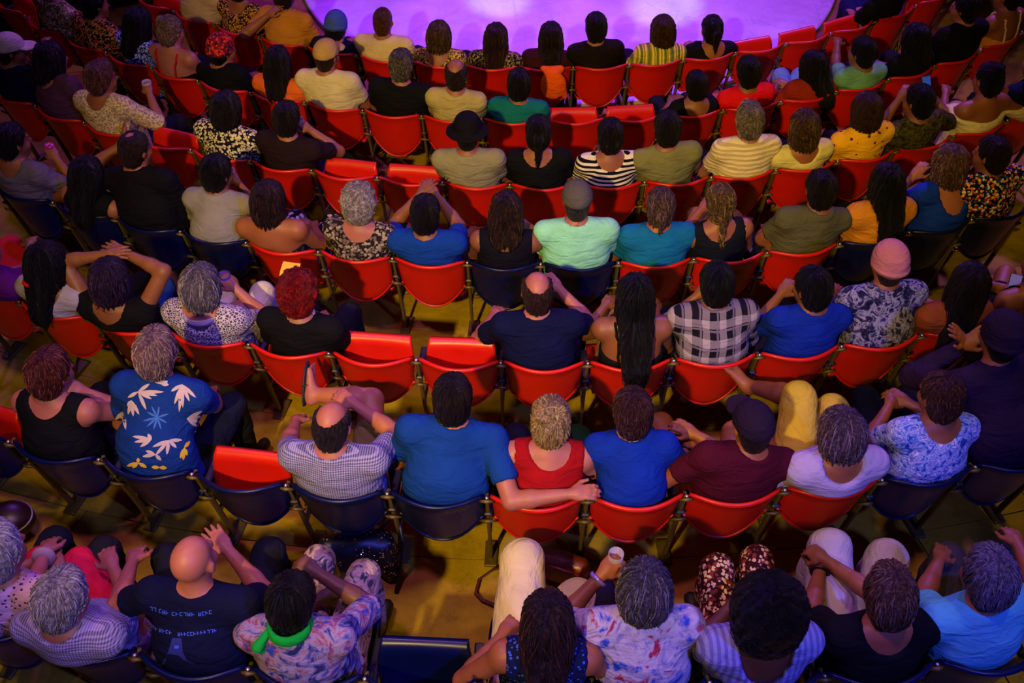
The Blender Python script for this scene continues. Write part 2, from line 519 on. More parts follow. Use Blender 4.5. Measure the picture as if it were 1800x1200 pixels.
floor_root = empty('floor', Matrix.Identity(4))
floor_root['kind'] = 'structure'
SEAM = -0.246
zf = lambda k, r: TREAD[k] + (r - (RAD[k] - 0.145)) * SLOPE
for k in range(7):
    r1 = RAD[k] - 0.13 if k else RAD[0] + 1.4
    r0 = RAD[k + 1] - 0.13 if k < 6 else 5.70
    step = 5.2 / RAD[k]
    j0 = int(math.floor((-0.80 - SEAM) / step)); j1 = int(math.ceil((0.85 - SEAM) / step))
    for j in range(j0, j1):
        a0 = SEAM + j * step + 0.0003 + 0.03 * k; a1 = SEAM + (j + 1) * step - 0.0003 + 0.03 * k
        V, Fc = sector(r0 + 0.003, r1 - 0.003, a0, a1, zf(k, r0), zf(k, r1), 18)
        link('raked_slab', mesh_py('raked_slab', V, Fc), M_TREAD, floor_root)
ZP = zf(6, 5.70)
V, Fc = sector(2.6, 5.697, -1.3, 1.3, ZP, ZP, 60)
link('pit_slab', mesh_py('pit_slab', V, Fc), M_PIT, floor_root)
gv = mesh_py('ground', [(-14, -4, -0.34), (14, -4, -0.34), (14, 24, -0.34), (-14, 24, -0.34)], [[0, 1, 2, 3]])
g = link('floor_base', gv, M_PIT, floor_root)

prof = [(0.01, 0), (3.13, 0), (3.13, 0.045), (3.115, 0.055), (0.01, 0.055)]
mb = MB().lathe([(3.13, 0.0), (3.13, 0.045), (3.115, 0.055)], (0, 0, 0), 96)
st = link('stage', mb.mesh('stage'), M_STAGE, None, Matrix.Translation((0.66, 11.6, ZP + 0.001)))
tag(st, 'round low stage floor flooded with violet light at the top', 'stage')

# ------------------------------------------------------------------ chairs
def plastic(name, col, rough):
    m, nt, N, L, B = new_mat(name)
    tc = N.new('ShaderNodeTexCoord')
    n = _noise(nt, tc.outputs['Object'], 6.0, 5, 0.6)
    c = lin(col)
    L.new(_mix(nt, n.outputs[0], tuple(v * 0.8 for v in c[:3]) + (1,), tuple(min(1, v * 1.12) for v in c[:3]) + (1,)), B.inputs['Base Color'])
    L.new(_math(nt, 'ADD', _math(nt, 'MULTIPLY', n.outputs[0], 0.2), rough - 0.1), B.inputs['Roughness'])
    B.inputs['Specular IOR Level'].default_value = 0.35 if 'red' in name else 0.22
    return m
M_RED = plastic('red_plastic', '#b81407', 0.36)
M_NAVY = plastic('navy_plastic', '#060d34', 0.30)
M_POST = plain('olive_painted_iron', '#5a4a18', 0.5, 0.5, 0.35, 0.2, 40)
M_BOLT = plain('steel_bolt', '#b8b4b0', 0.3, 0.5, 0.9)
M_ARM = plain('black_armrest', '#0c0c0e', 0.5)

W2 = 0.222
def back_mesh():
    """barrel-curved shell with a rolled rim and a rounded lower edge; y is towards the stage"""
    nu, nv = 20, 9
    front, back = [], []
    def pt(u, v):
        x = W2 * u * (1 - 0.05 * v)
        zb = 0.375 + 0.165 * abs(u) ** 2.2
        zt = RIM - 0.018 * abs(u) ** 6
        z = zt + (zb - zt) * v
        y = -0.088 * (1 - u * u) + 0.0 + 0.115 * (RIM - z) / 0.36 * 0.75
        return x, y, z
    V, Fc = [], []
    for side in (0, 1):
        for j in range(nv + 1):
            v = j / nv
            t = 0.011
            if j == 0: t = 0.020
            elif j == 1: t = 0.014
            for i in range(nu + 1):
                u = -1 + 2 * i / nu
                x, y, z = pt(u, v)
                if j == 1: z = pt(u, 0)[2] - 0.016
                if j == 0: z += 0.0
                edge = 0.55 if abs(u) > 0.99 or j == nv else 1.0
                V.append((x, y - (t if side == 0 else -0.004) * edge, z))
    n1 = (nu + 1) * (nv + 1)
    g = lambda s, i, j: s * n1 + j * (nu + 1) + i
    for j in range(nv):
        for i in range(nu):
            Fc.append([g(0, i, j), g(0, i, j + 1), g(0, i + 1, j + 1), g(0, i + 1, j)])
            Fc.append([g(1, i, j), g(1, i + 1, j), g(1, i + 1, j + 1), g(1, i, j + 1)])
    for i in range(nu):
        Fc.append([g(0, i, 0), g(0, i + 1, 0), g(1, i + 1, 0), g(1, i, 0)])
        Fc.append([g(0, i + 1, nv), g(0, i, nv), g(1, i, nv), g(1, i + 1, nv)])
    for j in range(nv):
        Fc.append([g(0, 0, j + 1), g(0, 0, j), g(1, 0, j), g(1, 0, j + 1)])
        Fc.append([g(0, nu, j), g(0, nu, j + 1), g(1, nu, j + 1), g(1, nu, j)])
    me = mesh_py('backrest', V, Fc, True)
    return me

def lip_mesh(v):
    """rolled lip along the upper rim (v=0) or the lower edge (v=1)"""
    pts = []
    for i in range(25):
        u = -1 + 2 * i / 24
        x = W2 * u * (1 - 0.05 * v)
        zb = 0.375 + 0.165 * abs(u) ** 2.2
        zt = RIM - 0.018 * abs(u) ** 6
        z = zt + (zb - zt) * v
        y = -0.088 * (1 - u * u) + 0.115 * (RIM - z) / 0.36 * 0.75
        pts.append((x, y - 0.006, z))
    return MB().tube(pts, 0.011 if v == 0 else 0.008, 8).mesh('rim', True)

def seat_mesh(up):
    """moulded seat pan with a rolled front edge; folded up it stands inside the backrest"""
    nu, nv = 14, 10
    V, Fc = [], []
    for side in (0, 1):
        for j in range(nv + 1):
            v = j / nv
            for i in range(nu + 1):
                u = -1 + 2 * i / nu
                w = 0.205 * (1 - 0.10 * (v - 0.5) ** 2 * 4 * (abs(u) > 0.9))
                x = w * u; d = (0.33 if up else 0.40) * v
                h = -0.018 * (1 - u * u) * math.sin(math.pi * min(1, v * 1.05)) + (-0.030 * ((v - 0.85) / 0.15) ** 2 if v > 0.85 else 0)
                V.append((x, d, h - (0.020 if side else 0)))
    n1 = (nu + 1) * (nv + 1); g = lambda s, i, j: s * n1 + j * (nu + 1) + i
    for j in range(nv):
        for i in range(nu):
            Fc.append([g(0, i, j), g(0, i + 1, j), g(0, i + 1, j + 1), g(0, i, j + 1)])
            Fc.append([g(1, i, j), g(1, i, j + 1), g(1, i + 1, j + 1), g(1, i + 1, j)])
    for i in range(nu):
        Fc.append([g(0, i + 1, 0), g(0, i, 0), g(1, i, 0), g(1, i + 1, 0)])
        Fc.append([g(0, i, nv), g(0, i + 1, nv), g(1, i + 1, nv), g(1, i, nv)])
    for j in range(nv):
        Fc.append([g(0, 0, j), g(0, 0, j + 1), g(1, 0, j + 1), g(1, 0, j)])
        Fc.append([g(0, nu, j + 1), g(0, nu, j), g(1, nu, j), g(1, nu, j + 1)])
    a = math.radians(78 if up else 3)
    out = []
    for x, d, h in V:
        out.append((x, (0.075 if up else 0.10) + d * math.cos(a) - h * math.sin(a), (0.475 if up else 0.425) + d * math.sin(a) + h * math.cos(a)))
    return mesh_py('seat', out, Fc, True)

def post_mesh():
    mb = MB()
    L = math.hypot(0.79, 0.135); a = math.atan2(0.135, 0.79)
    mb.box((0, 0.0775, 0.395), (0.018, 0.034, L), Matrix.Rotation(a, 3, 'X'), 0.006)
    mb.box((0, 0.16, 0.012), (0.07, 0.16, 0.024), None, 0.006)
    mb.box((0, 0.20, 0.33), (0.022, 0.20, 0.030), None, 0.005)
    return mb.mesh('post')
def bracket_mesh(z, y, w):
    mb = MB()
    mb.tube([(-w, y + 0.006, z - 0.022), (-w * .55, y - 0.012, z + 0.004), (0, y - 0.020, z + 0.012), (w * .55, y - 0.012, z + 0.004), (w, y + 0.006, z - 0.022)], [0.005, 0.008, 0.011, 0.008, 0.005], 8)
    return mb.mesh('bracket', True)
def bolt_mesh(z, y):
    return MB().lathe([(0.006, 0), (0.010, 0.004), (0.010, 0.010), (0.005, 0.014)], (0, y, z), 8).mesh('bolt', True)
def arm_mesh():
    return MB().box((0, 0.135, 0.615), (0.042, 0.25, 0.024), None, 0.008).mesh('armrest')

ME = {}
for c, mt in (('red', M_RED), ('navy', M_NAVY)):
    for nm, fn in (('backrest', back_mesh), ('rim', lambda: lip_mesh(0)), ('edge', lambda: lip_mesh(1)), ('down', lambda: seat_mesh(False)), ('up', lambda: seat_mesh(True))):
        me = fn(); me.materials.append(mt); ME[c, nm] = me
for nm, me, mt in (('post', post_mesh(), M_POST), ('bracket', bracket_mesh(0.555, 0.028, 0.045), M_POST), ('top', bracket_mesh(0.785, -0.012, 0.040), M_POST),
                   ('bolt', bolt_mesh(0.80, -0.016), M_BOLT), ('armrest', arm_mesh(), M_ARM)):
    me.materials.append(mt); ME[nm] = me

def chair(k, i, color, up, label, group, seat_color=None):
    a0, a1 = ANG[k][i], ANG[k][i + 1]
    am = (a0 + a1) / 2
    mw = frame(k, am)
    root = empty('stadium_chair', mw)
    tag(root, label, 'chair', group)
    link('backrest', ME[color, 'backrest'], (), root)
    link('upper_rim', ME[color, 'rim'], (), root)
    link('lower_rim', ME[color, 'edge'], (), root)
    link('seat', ME[seat_color or color, 'up' if up else 'down'], (), root)
    sides = [a0] if i < len(ANG[k]) - 2 else [a0, a1]
    for a in sides:
        lm = mw.inverted() @ frame(k, a)
        p = link('post', ME['post'], (), root, lm)
        link('bracket', ME['bracket'], (), p); link('bracket', ME['top'], (), p); link('bolt', ME['bolt'], (), p)
        link('armrest', ME['armrest'], (), root, lm)
    return root

# ------------------------------------------------------------------ people
def unit(v): return v / (np.linalg.norm(v) + 1e-9)
def rot(yaw=0, pitch=0, roll=0):
    """head turned left by yaw, nodded down by pitch, tilted to its right by roll (degrees)"""
    return np.array((Matrix.Rotation(math.radians(yaw), 3, 'Z') @ Matrix.Rotation(math.radians(-pitch), 3, 'X') @ Matrix.Rotation(math.radians(roll), 3, 'Y')))

SKULL = (A(0, -0.018, 0.035), (0.076, 0.096, 0.090))
def head_prims(Rm, o, s):
    T = lambda p: o + s * (Rm @ A(*p))
    E = lambda c, r: ell(T(c), tuple(s * v for v in r), Rm)
    add = [(E(*[(0, -0.018, 0.035), (0.074, 0.094, 0.089)]), .03), (E((0, 0.028, -0.045), (0.058, 0.068, 0.082)), .03),
           (E((0, 0.066, -0.105), (0.028, 0.022, 0.020)), .03), (cap(T((0, 0.094, 0.004)), T((0, 0.110, -0.034)), .009 * s, .014 * s), .012),
           (cap(T((-0.036, 0.080, 0.026)), T((0.036, 0.080, 0.026)), .013 * s), .015), (cap(T((-0.018, 0.090, -0.062)), T((0.018, 0.090, -0.062)), .009 * s), .010)]
    for sd in (-1, 1):
        add.append((E((sd * 0.080, -0.008, -0.008), (0.011, 0.022, 0.032)), .010))
        add.append((E((sd * 0.040, 0.055, -0.035), (0.025, 0.03, 0.03)), .02))
    return add

def ik(a, t, l1, l2, pole):
    d = t - a; L = np.linalg.norm(d)
    if L > (l1 + l2) * 0.985: t = a + d / L * (l1 + l2) * 0.985; d = t - a; L = np.linalg.norm(d)
    if L < 0.08: t = a + unit(d) * 0.08; d = t - a; L = 0.08
    x = (l1 * l1 - l2 * l2 + L * L) / (2 * L)
    h = math.sqrt(max(0.0, l1 * l1 - x * x))
    u = d / L; p = pole - (pole @ u) * u
    return a + u * x + unit(p) * h, t

# hands: palm down, fingers along +y, thumb on -x (right hand)
_hand = {}
def hand(pose, c):
    key = (pose, c)
    if key in _hand: return _hand[key]
    curl = {'flat': (6, 8, 6), 'relaxed': (22, 30, 20), 'grip': (55, 62, 40), 'fist': (80, 85, 60)}[pose]
    prs = [(ell((0, 0.048, 0), (0.041, 0.052, 0.016)), .015), (cap((0, -0.03, 0), (0, 0.03, 0), .027, .025), .02)]
    spread = 5 if pose == 'flat' else 2
    for j, (x, L) in enumerate(((-0.031, 0.070), (-0.010, 0.079), (0.011, 0.074), (0.031, 0.058))):
        p = A(x, 0.085 - 0.004 * abs(j - 1), 0.0); ang = 0; r = 0.0098
        yaw = math.radians((j - 1.5) * spread)
        for q, (fr, cu) in enumerate(zip((0.45, 0.30, 0.25), curl)):
            ang += math.radians(cu)
            d = A(math.sin(yaw) * math.cos(ang), math.cos(yaw) * math.cos(ang), -math.sin(ang))
            e = p + d * L * fr
            prs.append((cap(p, e, r, r * 0.9), .006)); p = e; r *= 0.9
    if pose in ('grip', 'fist'): th = [(-0.034, 0.020, -0.008), (-0.050, 0.048, -0.030), (-0.030, 0.072, -0.052)]
    else: th = [(-0.030, 0.022, -0.004), (-0.058, 0.052, -0.012), (-0.066, 0.086, -0.016)]
    prs.append((cap(th[0], th[1], .014, .011), .012)); prs.append((cap(th[1], th[2], .011, .0085), .006))
    lo, hi = prim_bounds([p for p, _ in prs], 0.01)
    f = Field(lo, hi, c)
    for p, k in prs: f.add(p, k)
    _hand[key] = f.surface()
    return _hand[key]

def strands(f, V, nrm, st, seed):
    """locks that run over the hair surface from the crown and hang free at the ends"""
    if st == 'buzz': return np.zeros((0, 3)), np.zeros((0, 4), int), np.zeros(0)
    r = np.random.default_rng(seed)
    n = {'fringe': 260, 'thin': 300, 'afro': 700, 'curly': 600}.get(st, 400)
    steps = {'short': 4, 'crop': 5, 'fringe': 3, 'thin': 4, 'afro': 3, 'curly': 4, 'bob': 8, 'long': 9}.get(st, 6)
    if f.c > .009: n, steps = int(n * .42), max(3, steps - 1)
    idx = r.choice(len(V), min(n, len(V)), replace=False)
    P = V[idx].copy(); N0 = nrm[idx]
    rad0 = r.uniform(.0016, .0034, len(P)); sh = r.uniform(0, 1, len(P))
    if st in ('afro', 'curly'): T = unit(r.normal(size=P.shape).T).T
    path = [P.copy()]; step = (.013 if f.c < .009 else .016) if st != 'long' else .022
    jit = r.normal(size=P.shape) * (.12 if st in ('crop', 'short', 'bob', 'long') else .25)
    h = f.c
    for q in range(steps):
        g = np.stack([f.sample(P + h * e) - f.sample(P - h * e) for e in np.eye(3)], 1)
        gn = np.linalg.norm(g, axis=1, keepdims=True); g = np.where(gn > 1e-6, g / (gn + 1e-9), N0)
        if st in ('afro', 'curly'):
            d = r.normal(size=P.shape) + g * .4
        else:
            d = P * A(1, 1, .0) * 7 + A(0, .15, 0) + A(0, 0, -1) * .75 + jit
            if st in ('pony', 'braid', 'lowbun'): d = np.where((P[:, 1:2] > -.09), A(0, -.11, .0) - P + A(0, 0, .02), d)
            if st in ('bun', 'updo'): d = A(0, -.075, .10) - P + jit * .06
        d = d - (d * g).sum(1, keepdims=True) * g
        d = d / (np.linalg.norm(d, axis=1, keepdims=True) + 1e-9)
        Pn = P + d * step
        dist = f.sample(Pn)
        near_ = np.abs(dist) < .03
        lift = .0015 + .003 * sh * (q / steps)
        Pn = np.where(near_[:, None], Pn - g * (dist - lift)[:, None] * .9, Pn)
        P = Pn; path.append(P.copy())
    K = len(path); n = len(P); ring = []
    sv = np.zeros((n, K, 3, 3)); 
    for q in range(K):
        t = path[min(q + 1, K - 1)] - path[max(q - 1, 0)]; t = t / (np.linalg.norm(t, axis=1, keepdims=True) + 1e-9)
        a = np.cross(t, N0 + 1e-3); a = a / (np.linalg.norm(a, axis=1, keepdims=True) + 1e-9); b = np.cross(a, t)
        rr = rad0 * (1 - .85 * (q / (K - 1)) ** 2) * (.5 if q == 0 else 1)
        for j in range(3):
            w = 2.094 * j
            sv[:, q, j] = path[q] + rr[:, None] * (math.cos(w) * a + math.sin(w) * b)
    base = (np.arange(n) * K * 3)[:, None, None, None]
    qq = np.arange(K - 1)[None, :, None]; jj = np.arange(3)[None, None, :]
    j2 = (jj + 1) % 3
    F4 = np.stack(np.broadcast_arrays(qq * 3 + jj, qq * 3 + j2, (qq + 1) * 3 + j2, (qq + 1) * 3 + jj), -1)
    return sv.reshape(-1, 3), (base + F4).reshape(-1, 4), np.repeat(sh, K * 3)

_hair = {}
_hairf = {}
def hair_mesh(style, c=0.0068):
    """hair in the head's own frame"""
    key = (style, c)
    if key in _hair: return _hair[key]
    st, _, var = style.partition(':')
    f = Field(A(-.24, -.30, -.62), A(.24, .22, .30), c)
    amp, fr = 0.0025, 60.0
    def scalp(t, cut=0.016):
        f.add(ell(SKULL[0], tuple(v + t for v in SKULL[1])), .01)
        f.add(ell((0, -.055, -.035), (.062 + t, .052 + t, .085)), .04)
        f.clip((0, .80, -.60), cut)
    def sides(z0, t=.024):
        """hair hanging round the face down to z0"""
        f.add(ell(SKULL[0], tuple(v + t for v in SKULL[1])), .01)
        n = (SKULL[0][2] - z0) / 2
        f.add(ell((0, -.030, SKULL[0][2] - n), (.084 + t, .084 + t, n + .05)), .04)
        f.sub(ell((0, .115, -.06), (.068, .085, .135)), .02)
        f.sub(ell((0, .10, -.20), (.10, .10, .13)), .02)
        f.clip((0, 0, -1), -z0 + .0)
    if st == 'buzz': scalp(.006); amp = .001
    elif st == 'short': scalp(.016); amp = .004
    elif st == 'crop':
        scalp(.021); f.add(ell((0, .02, .112), (.06, .06, .032)), .03); amp = .003
    elif st == 'fringe':
        scalp(.009); f.sub(ell((0, .0, .112), (.070, .125, .092)), .012); amp = .003
    elif st == 'thin':
        scalp(.009); f.sub(ell((0, -.035, .142), (.034, .042, .030)), .02); amp = .003
    elif st == 'bob':
        z0 = float(var or -0.13); sides(z0, .024); amp = .005
    elif st == 'long':
        L, bo = [float(q) for q in (var if ':' in var else (var or '.34') + ':.2').split(':')]
        sides(-.16, .022)
        zz = np.linspace(-.02, -L, 9)
        yy = [-.080 - (bo + .012 - .080) * min(1.0, max(0.0, (-z - .06) / .27)) ** .8 for z in zz]
        for j in range(8):
            t = j / 7
            for sx in (-1, 1): f.add(cap((sx * (.052 - .016 * t), yy[j], zz[j]), (sx * (.050 - .018 * t), yy[j + 1], zz[j + 1]), .040 - .012 * t, .038 - .014 * t), .035)
        amp = .006
    elif st == 'pony':
        L = float(var or .20); scalp(.013)
        f.add(cap((0, -.105, .045), (0, -.140, .010), .026, .030), .02)
        f.add(cap((0, -.140, .010), (0, -.130, -L), .031, .014), .02); amp = .004
    elif st == 'braid':
        scalp(.014)
        for q in range(7): f.add(ell((.004 * (-1) ** q, -.118 - .003 * q, -.005 - .036 * q), (.030 - .002 * q, .024, .026)), .008)
        amp = .004
    elif st == 'bun':
        scalp(.014); f.add(ell((0, -.075, .118), (.046, .044, .042)), .012); amp = .004
    elif st == 'lowbun':
        scalp(.014); f.add(ell((0, -.125, -.02), (.044, .036, .042)), .012); amp = .004
    elif st == 'updo':
        scalp(.016)
        for q in range(7):
            a = q * .9
            f.add(ell((.040 * math.cos(a), -.065 + .030 * math.sin(a * 1.7), .085 + .04 * math.sin(a)), (.030, .028, .026)), .012)
        amp = .006
    elif st == 'curly':
        scalp(.030, .022)
        r2 = np.random.default_rng(3)
        for q in range(60):
            v = unit(r2.normal(size=3))
            if .8 * v[1] - .6 * v[2] > .22: continue
            f.add(ell(SKULL[0] + v * A(.098, .118, .112), (.020, .020, .020)), .008)
        amp = .004
    elif st == 'afro':
        f.add(ell((0, -.035, .045), (.150, .150, .150)), .01)
        f.add(ell((0, -.060, -.06), (.135, .105, .12)), .05)
        f.sub(ell((0, .13, -.07), (.075, .10, .13)), .03)
        amp = .007; fr = 130
    _hairf[key] = f
    V, Fc = f.surface()
    n = normals_of(V, Fc)
    lon = np.arctan2(V[:, 0], V[:, 1] + .03)
    wv = 2.5 * np.sin(V[:, 2] * 30 + 2 * np.sin(lon * 3))
    g = sum(np.sin(lon * fq + _ph[i] + V[:, 2] * 10 + wv * .4 * i) for i, fq in enumerate((9, 17, 27, 37))) / 3
    if st in ('afro', 'curly'): g = ripple(V, fr, fr)
    elif st not in ('buzz', 'fringe', 'thin'): g = g + .9 * ripple(V, 55, 35)
    low = np.clip((V[:, 2].min() + .07 - V[:, 2]) / .07, 0, 1)
    V = V + n * (g * amp * 1.25)[:, None]
    if st in ('bob', 'long', 'pony'): V[:, 2] += low * (.022 * np.sin(lon * 21 + 1) + .018 * np.sin(V[:, 0] * 210))
    sv, sf, ss = strands(f, V, n, st, len(key[0]) + 7)
    base_s = np.clip(.30 + .25 * rng.normal(size=len(V)), 0, .7)
    Fc = np.concatenate([Fc, sf + len(V)]) if len(sf) else Fc
    V = np.concatenate([V, sv]) if len(sv) else V
    me = mesh_np('hair', V, Fc)
    at_ = me.attributes.new('strand', 'FLOAT', 'POINT'); at_.data.foreach_set('value', np.concatenate([base_s, ss]).astype(np.float32))
    _hair[key] = me
    return _hair[key]

_hat = {}
def hat_mesh(kind):
    if kind in _hat: return _hat[kind]
    f = Field(A(-.24, -.26, -.10), A(.24, .28, .24), .0075)
    if kind in ('cap', 'cap_back'):
        f.add(ell((0, -.018, .040), (.096, .116, .106)), .01); f.clip((0, .12, -1), -.030)
        s = 1 if kind == 'cap' else -1
        f.add(ell((0, s * .115 - .01, .030), (.078, .085, .011)), .012)
        f.add(ell((0, -.018, .146), (.010, .010, .006)), .004)
    elif kind == 'beanie':
        f.add(ell((0, -.022, .040), (.098, .118, .118)), .01); f.clip((0, .45, -.9), .010)
        f.add(ell((0, -.035, .01), (.103, .115, .035)), .01); f.clip((0, .55, -.83), .030)
    elif kind == 'bucket':
        f.add(ell((0, -.015, .055), (.098, .118, .105)), .01); f.clip((0, 0, 1), .135)
        f.add(ell((0, -.015, .020), (.150, .165, .020)), .03); f.clip((0, 0, -1), .005)
    elif kind == 'brim':
        f.add(ell((0, -.015, .055), (.092, .112, .110)), .01); f.add(ell((0, -.015, .040), (.170, .185, .012)), .03); f.clip((0, 0, -1), -.026)
    V, Fc = f.surface()
    _hat[kind] = mesh_np(kind, V, Fc)
    return _hat[kind]

SKIN = {'fair': '#885440', 'pink': '#905443', 'tan': '#80492a', 'olive': '#704224', 'brown': '#502c1a', 'dark': '#4a2a1c'}
occupant = {}
root_info = {}

def off_chair(V, gap):
    """cloth and body give way to the moulded backrest"""
    u = np.abs(V[:, 0]) / W2; z = V[:, 2]
    sh = -.088 * (1 - np.minimum(u, 1) ** 2) + .24 * (RIM - z) + gap
    m = (u < 1.12) & (z < RIM + .012) & (z > .36) & (V[:, 1] < sh) & (V[:, 1] > -.35)
    V = V.copy(); V[m, 1] = sh[m]
    return V

def obj_slot(name, me, mat, parent, mw):
    """object sharing mesh data with its own material"""
    o = bpy.data.objects.new(name, me); COL.objects.link(o)
    if not me.materials: me.materials.append(None)
    o.material_slots[0].link = 'OBJECT'; o.material_slots[0].material = mat
    o.parent = parent; o.matrix_local = mw
    return o

def drape(shirt_me, polys, name, mat, parent, off=0.0025, mw=None):
    """flat print: strips of quads given as (x, z) seen from behind, laid on the cloth"""
    bvh = BVHTree.FromPolygons([v.co[:] for v in shirt_me.vertices], [p.vertices[:] for p in shirt_me.polygons])
    V, Fc = [], []
    for strip in polys:                       # strip: list of (left, right) point pairs
        b = len(V); ok = True
        for pr in strip:
            for x, z in pr:
                h = bvh.ray_cast(Vector((x, -1.0, z)), Vector((0, 1, 0)))
                if h[0] is None: ok = False; break
                V.append(tuple(h[0] + h[1] * off))
            if not ok: break
        if not ok: V = V[:b]; continue
        for i in range(len(strip) - 1): Fc.append([b + 2 * i, b + 2 * i + 1, b + 2 * i + 3, b + 2 * i + 2])
    if not Fc: return None
    return link(name, mesh_py(name, V, Fc, True), mat, parent)

def person(k, i, who, head, zh=1.15, w=1.0, belly=0.3, skin='fair', hair='short', hc='#2a1a10', hl=None, hat=None, hatm=None,
           top=None, sleeve='short', neck='crew', bot='#14141c', legw='long', aL='lap', aR='lap', legs='sit', yaw=0, pitch=6, roll=0,
           hs=1.0, collar=None, px=None, hL='relaxed', hR='relaxed', seat=True, shoe='#15120f', loose=0.012, label=None, botm=None, strap=None, twist=0.0, fold=1.0, baggy=0.0):
    am = (ANG[k][i] + ANG[k][i + 1]) / 2
    mw = frame(k, am); inv = mw.inverted()
    loc = lambda u, v, z: np.array(inv @ Vector(at(u, v, TREAD[k] + z)))
    Hc = loc(head[0], head[1], zh)
    if Hc[1] < .07: Hc = loc(head[0], head[1], max(.98, zh - (.07 - Hc[1]) * 1.0))
    root = empty('person', mw)
    tag(root, label or who, 'person', 'audience members in the curved rows')
    if seat: occupant[k, i] = who
    near = k <= 2
    cb, cg = (0.0126, 0.0148) if k <= 1 else (0.0144, 0.0162) if k == 2 else (0.0163, 0.0178) if k <= 4 else (0.0178, 0.0192)
    Rm = rot(yaw, pitch, roll)
    P = A(np.clip(0.45 * Hc[0], -.09, .09) if px is None else px, 0.135, 0.515)
    N = Hc + (Rm @ A(0, -0.045, -0.105)) * hs + A(0, 0, -0.042)
    up = unit(N - P); ln = np.linalg.norm(N - P)
    rt_ = unit(np.cross(A(0, 1, 0), up)); rt_ = unit(rt_ + A(0, twist, 0)); fwd = np.cross(up, rt_)
    M = np.stack([rt_, fwd, up], 1)
    at_t = lambda t, f=0.0, x=0.0: P + up * ln * t + fwd * f + rt_ * x
    Sh = {s: at_t(0.895, -0.005, s * 0.168 * w) for s in (-1, 1)}
    def back_to(q, depth):                   # slide a trunk section so that the clothed back meets the chair shell
        shell = -.088 * (1 - min(1.0, 1.5 * abs(q[0]) / W2) ** 2) + .24 * (RIM - min(q[2], RIM)) + .06 * max(0.0, w - 1.05)
        y = shell + depth + loose + .012
        return A(q[0], y if q[1] < y + .14 else q[1] - .13, q[2])
    dw = .114 + .035 * belly
    torso = [(ell(back_to(at_t(0.02), .128), (.176 * w, .128, .115), M), .04), (ell(back_to(at_t(0.30), dw), (.158 * w + .030 * belly, dw, .165), M), .06),
             (ell(back_to(at_t(0.54), .116), (.166 * w + .012 * belly, .116, .165), M), .06),
             (ell(at_t(0.72, -.015), (.165 * w, .112, .150), M), .06), (cap(Sh[-1], Sh[1], .056 * (0.6 + 0.4 * w)), .06),
             (cap(at_t(0.80, -.02), at_t(0.985, -.01), .085, .060), .05)]
    for s in (-1, 1): torso.append((cap(at_t(1.0, -.015, s * .035), Sh[s], .040, .052), .04))
    # arms
    pres = {'lap': A(.07, .40, .63), 'knee': A(.15, .54, .62), 'chest': A(.05, .36, .93), 'rest': A(.25, .28, .665), 'thigh': A(.16, .36, .62),
            'cross': A(-.10, .30, .82), 'mid': A(.02, .42, .74)}
    El, Wr, Hd = {}, {}, {}
    for s, a in ((-1, aL), (1, aR)):
        pole = A(s * .75, -.35, -.6)
        if isinstance(a, str) and a == 'face': t = Hc + Rm @ A(s * .07, .11, -.13)
        elif isinstance(a, str) and a == 'up': t = Hc + A(s * .07, .16, .12); pole = A(s * .9, -.1, -.3)
        elif isinstance(a, str) and a == 'behind': t = Hc + A(s * .06, -.13, -.05); pole = A(s * .9, .2, .4)
        elif isinstance(a, str): t = pres[a] * A(s, 1, 1) + A(P[0] * .5, 0, 0)
        else:
            t = loc(*a[:3])
            if len(a) > 3: pole = A(*a[3])
        El[s], Wr[s] = ik(Sh[s], t, .290 * (.7 + .3 * w), .262 * (.7 + .3 * w), pole)
        Hd[s] = unit(Wr[s] - El[s])
    aw = 0.55 + 0.45 * w
    arms = []
    for s in (-1, 1):
        arms += [(cap(Sh[s], El[s], .052 * aw, .043 * aw), .03), (cap(El[s], El[s] + .35 * (Wr[s] - El[s]), .043 * aw, .041 * aw), .015), (cap(El[s] + .3 * (Wr[s] - El[s]), Wr[s], .041 * aw, .027), .015)]
    # legs
    Hp, Kn, An, Ft = {}, {}, {}, {}
    for s in (-1, 1):
        Hp[s] = at_t(0.0, 0.01, s * .092)
        kx, ky, kz = .13, .57, .515
        if legs in ('wide', 'wideL') : kx = .22
        if legs == 'close': kx = .075
        Kn[s] = A(P[0] + s * kx, P[1] + ky - .12, kz); An[s] = A(P[0] + s * (kx + .01), P[1] + ky - .13, .030); Ft[s] = A(s * .12, 1, -.05)
    if isinstance(legs, dict):
        for s in (-1, 1):
            kv = legs.get(('kL', 'kR')[s > 0]); av = legs.get(('aL', 'aR')[s > 0]); fv = legs.get(('fL', 'fR')[s > 0])
            if kv is not None:
                Kn[s] = loc(*kv); d = Kn[s] - Hp[s]; Kn[s] = Hp[s] + unit(d) * np.clip(np.linalg.norm(d), .38, .54)
                An[s] = A(Kn[s][0], Kn[s][1] + .02, .030)
            if av is not None:
                d = loc(*av) - Kn[s]; An[s] = Kn[s] + unit(d) * np.clip(np.linalg.norm(d), .30, .44)
            if fv is not None: Ft[s] = A(*fv)
    elif legs == 'crossR': Kn[1] = A(P[0] + .27, P[1] + .34, .60); An[1] = A(P[0] - .10, P[1] + .43, .63); Ft[1] = A(-.5, .5, .6)
    elif legs == 'crossL': Kn[-1] = A(P[0] - .27, P[1] + .34, .60); An[-1] = A(P[0] + .10, P[1] + .43, .63); Ft[-1] = A(.5, .5, .6)
    elif legs == 'overR': Kn[1] = A(P[0] + .03, P[1] + .44, .62); An[1] = A(P[0] - .10, P[1] + .56, .26); Ft[1] = A(-.3, .9, -.3)
    elif legs == 'overL': Kn[-1] = A(P[0] - .03, P[1] + .44, .62); An[-1] = A(P[0] + .10, P[1] + .56, .26); Ft[-1] = A(.3, .9, -.3)
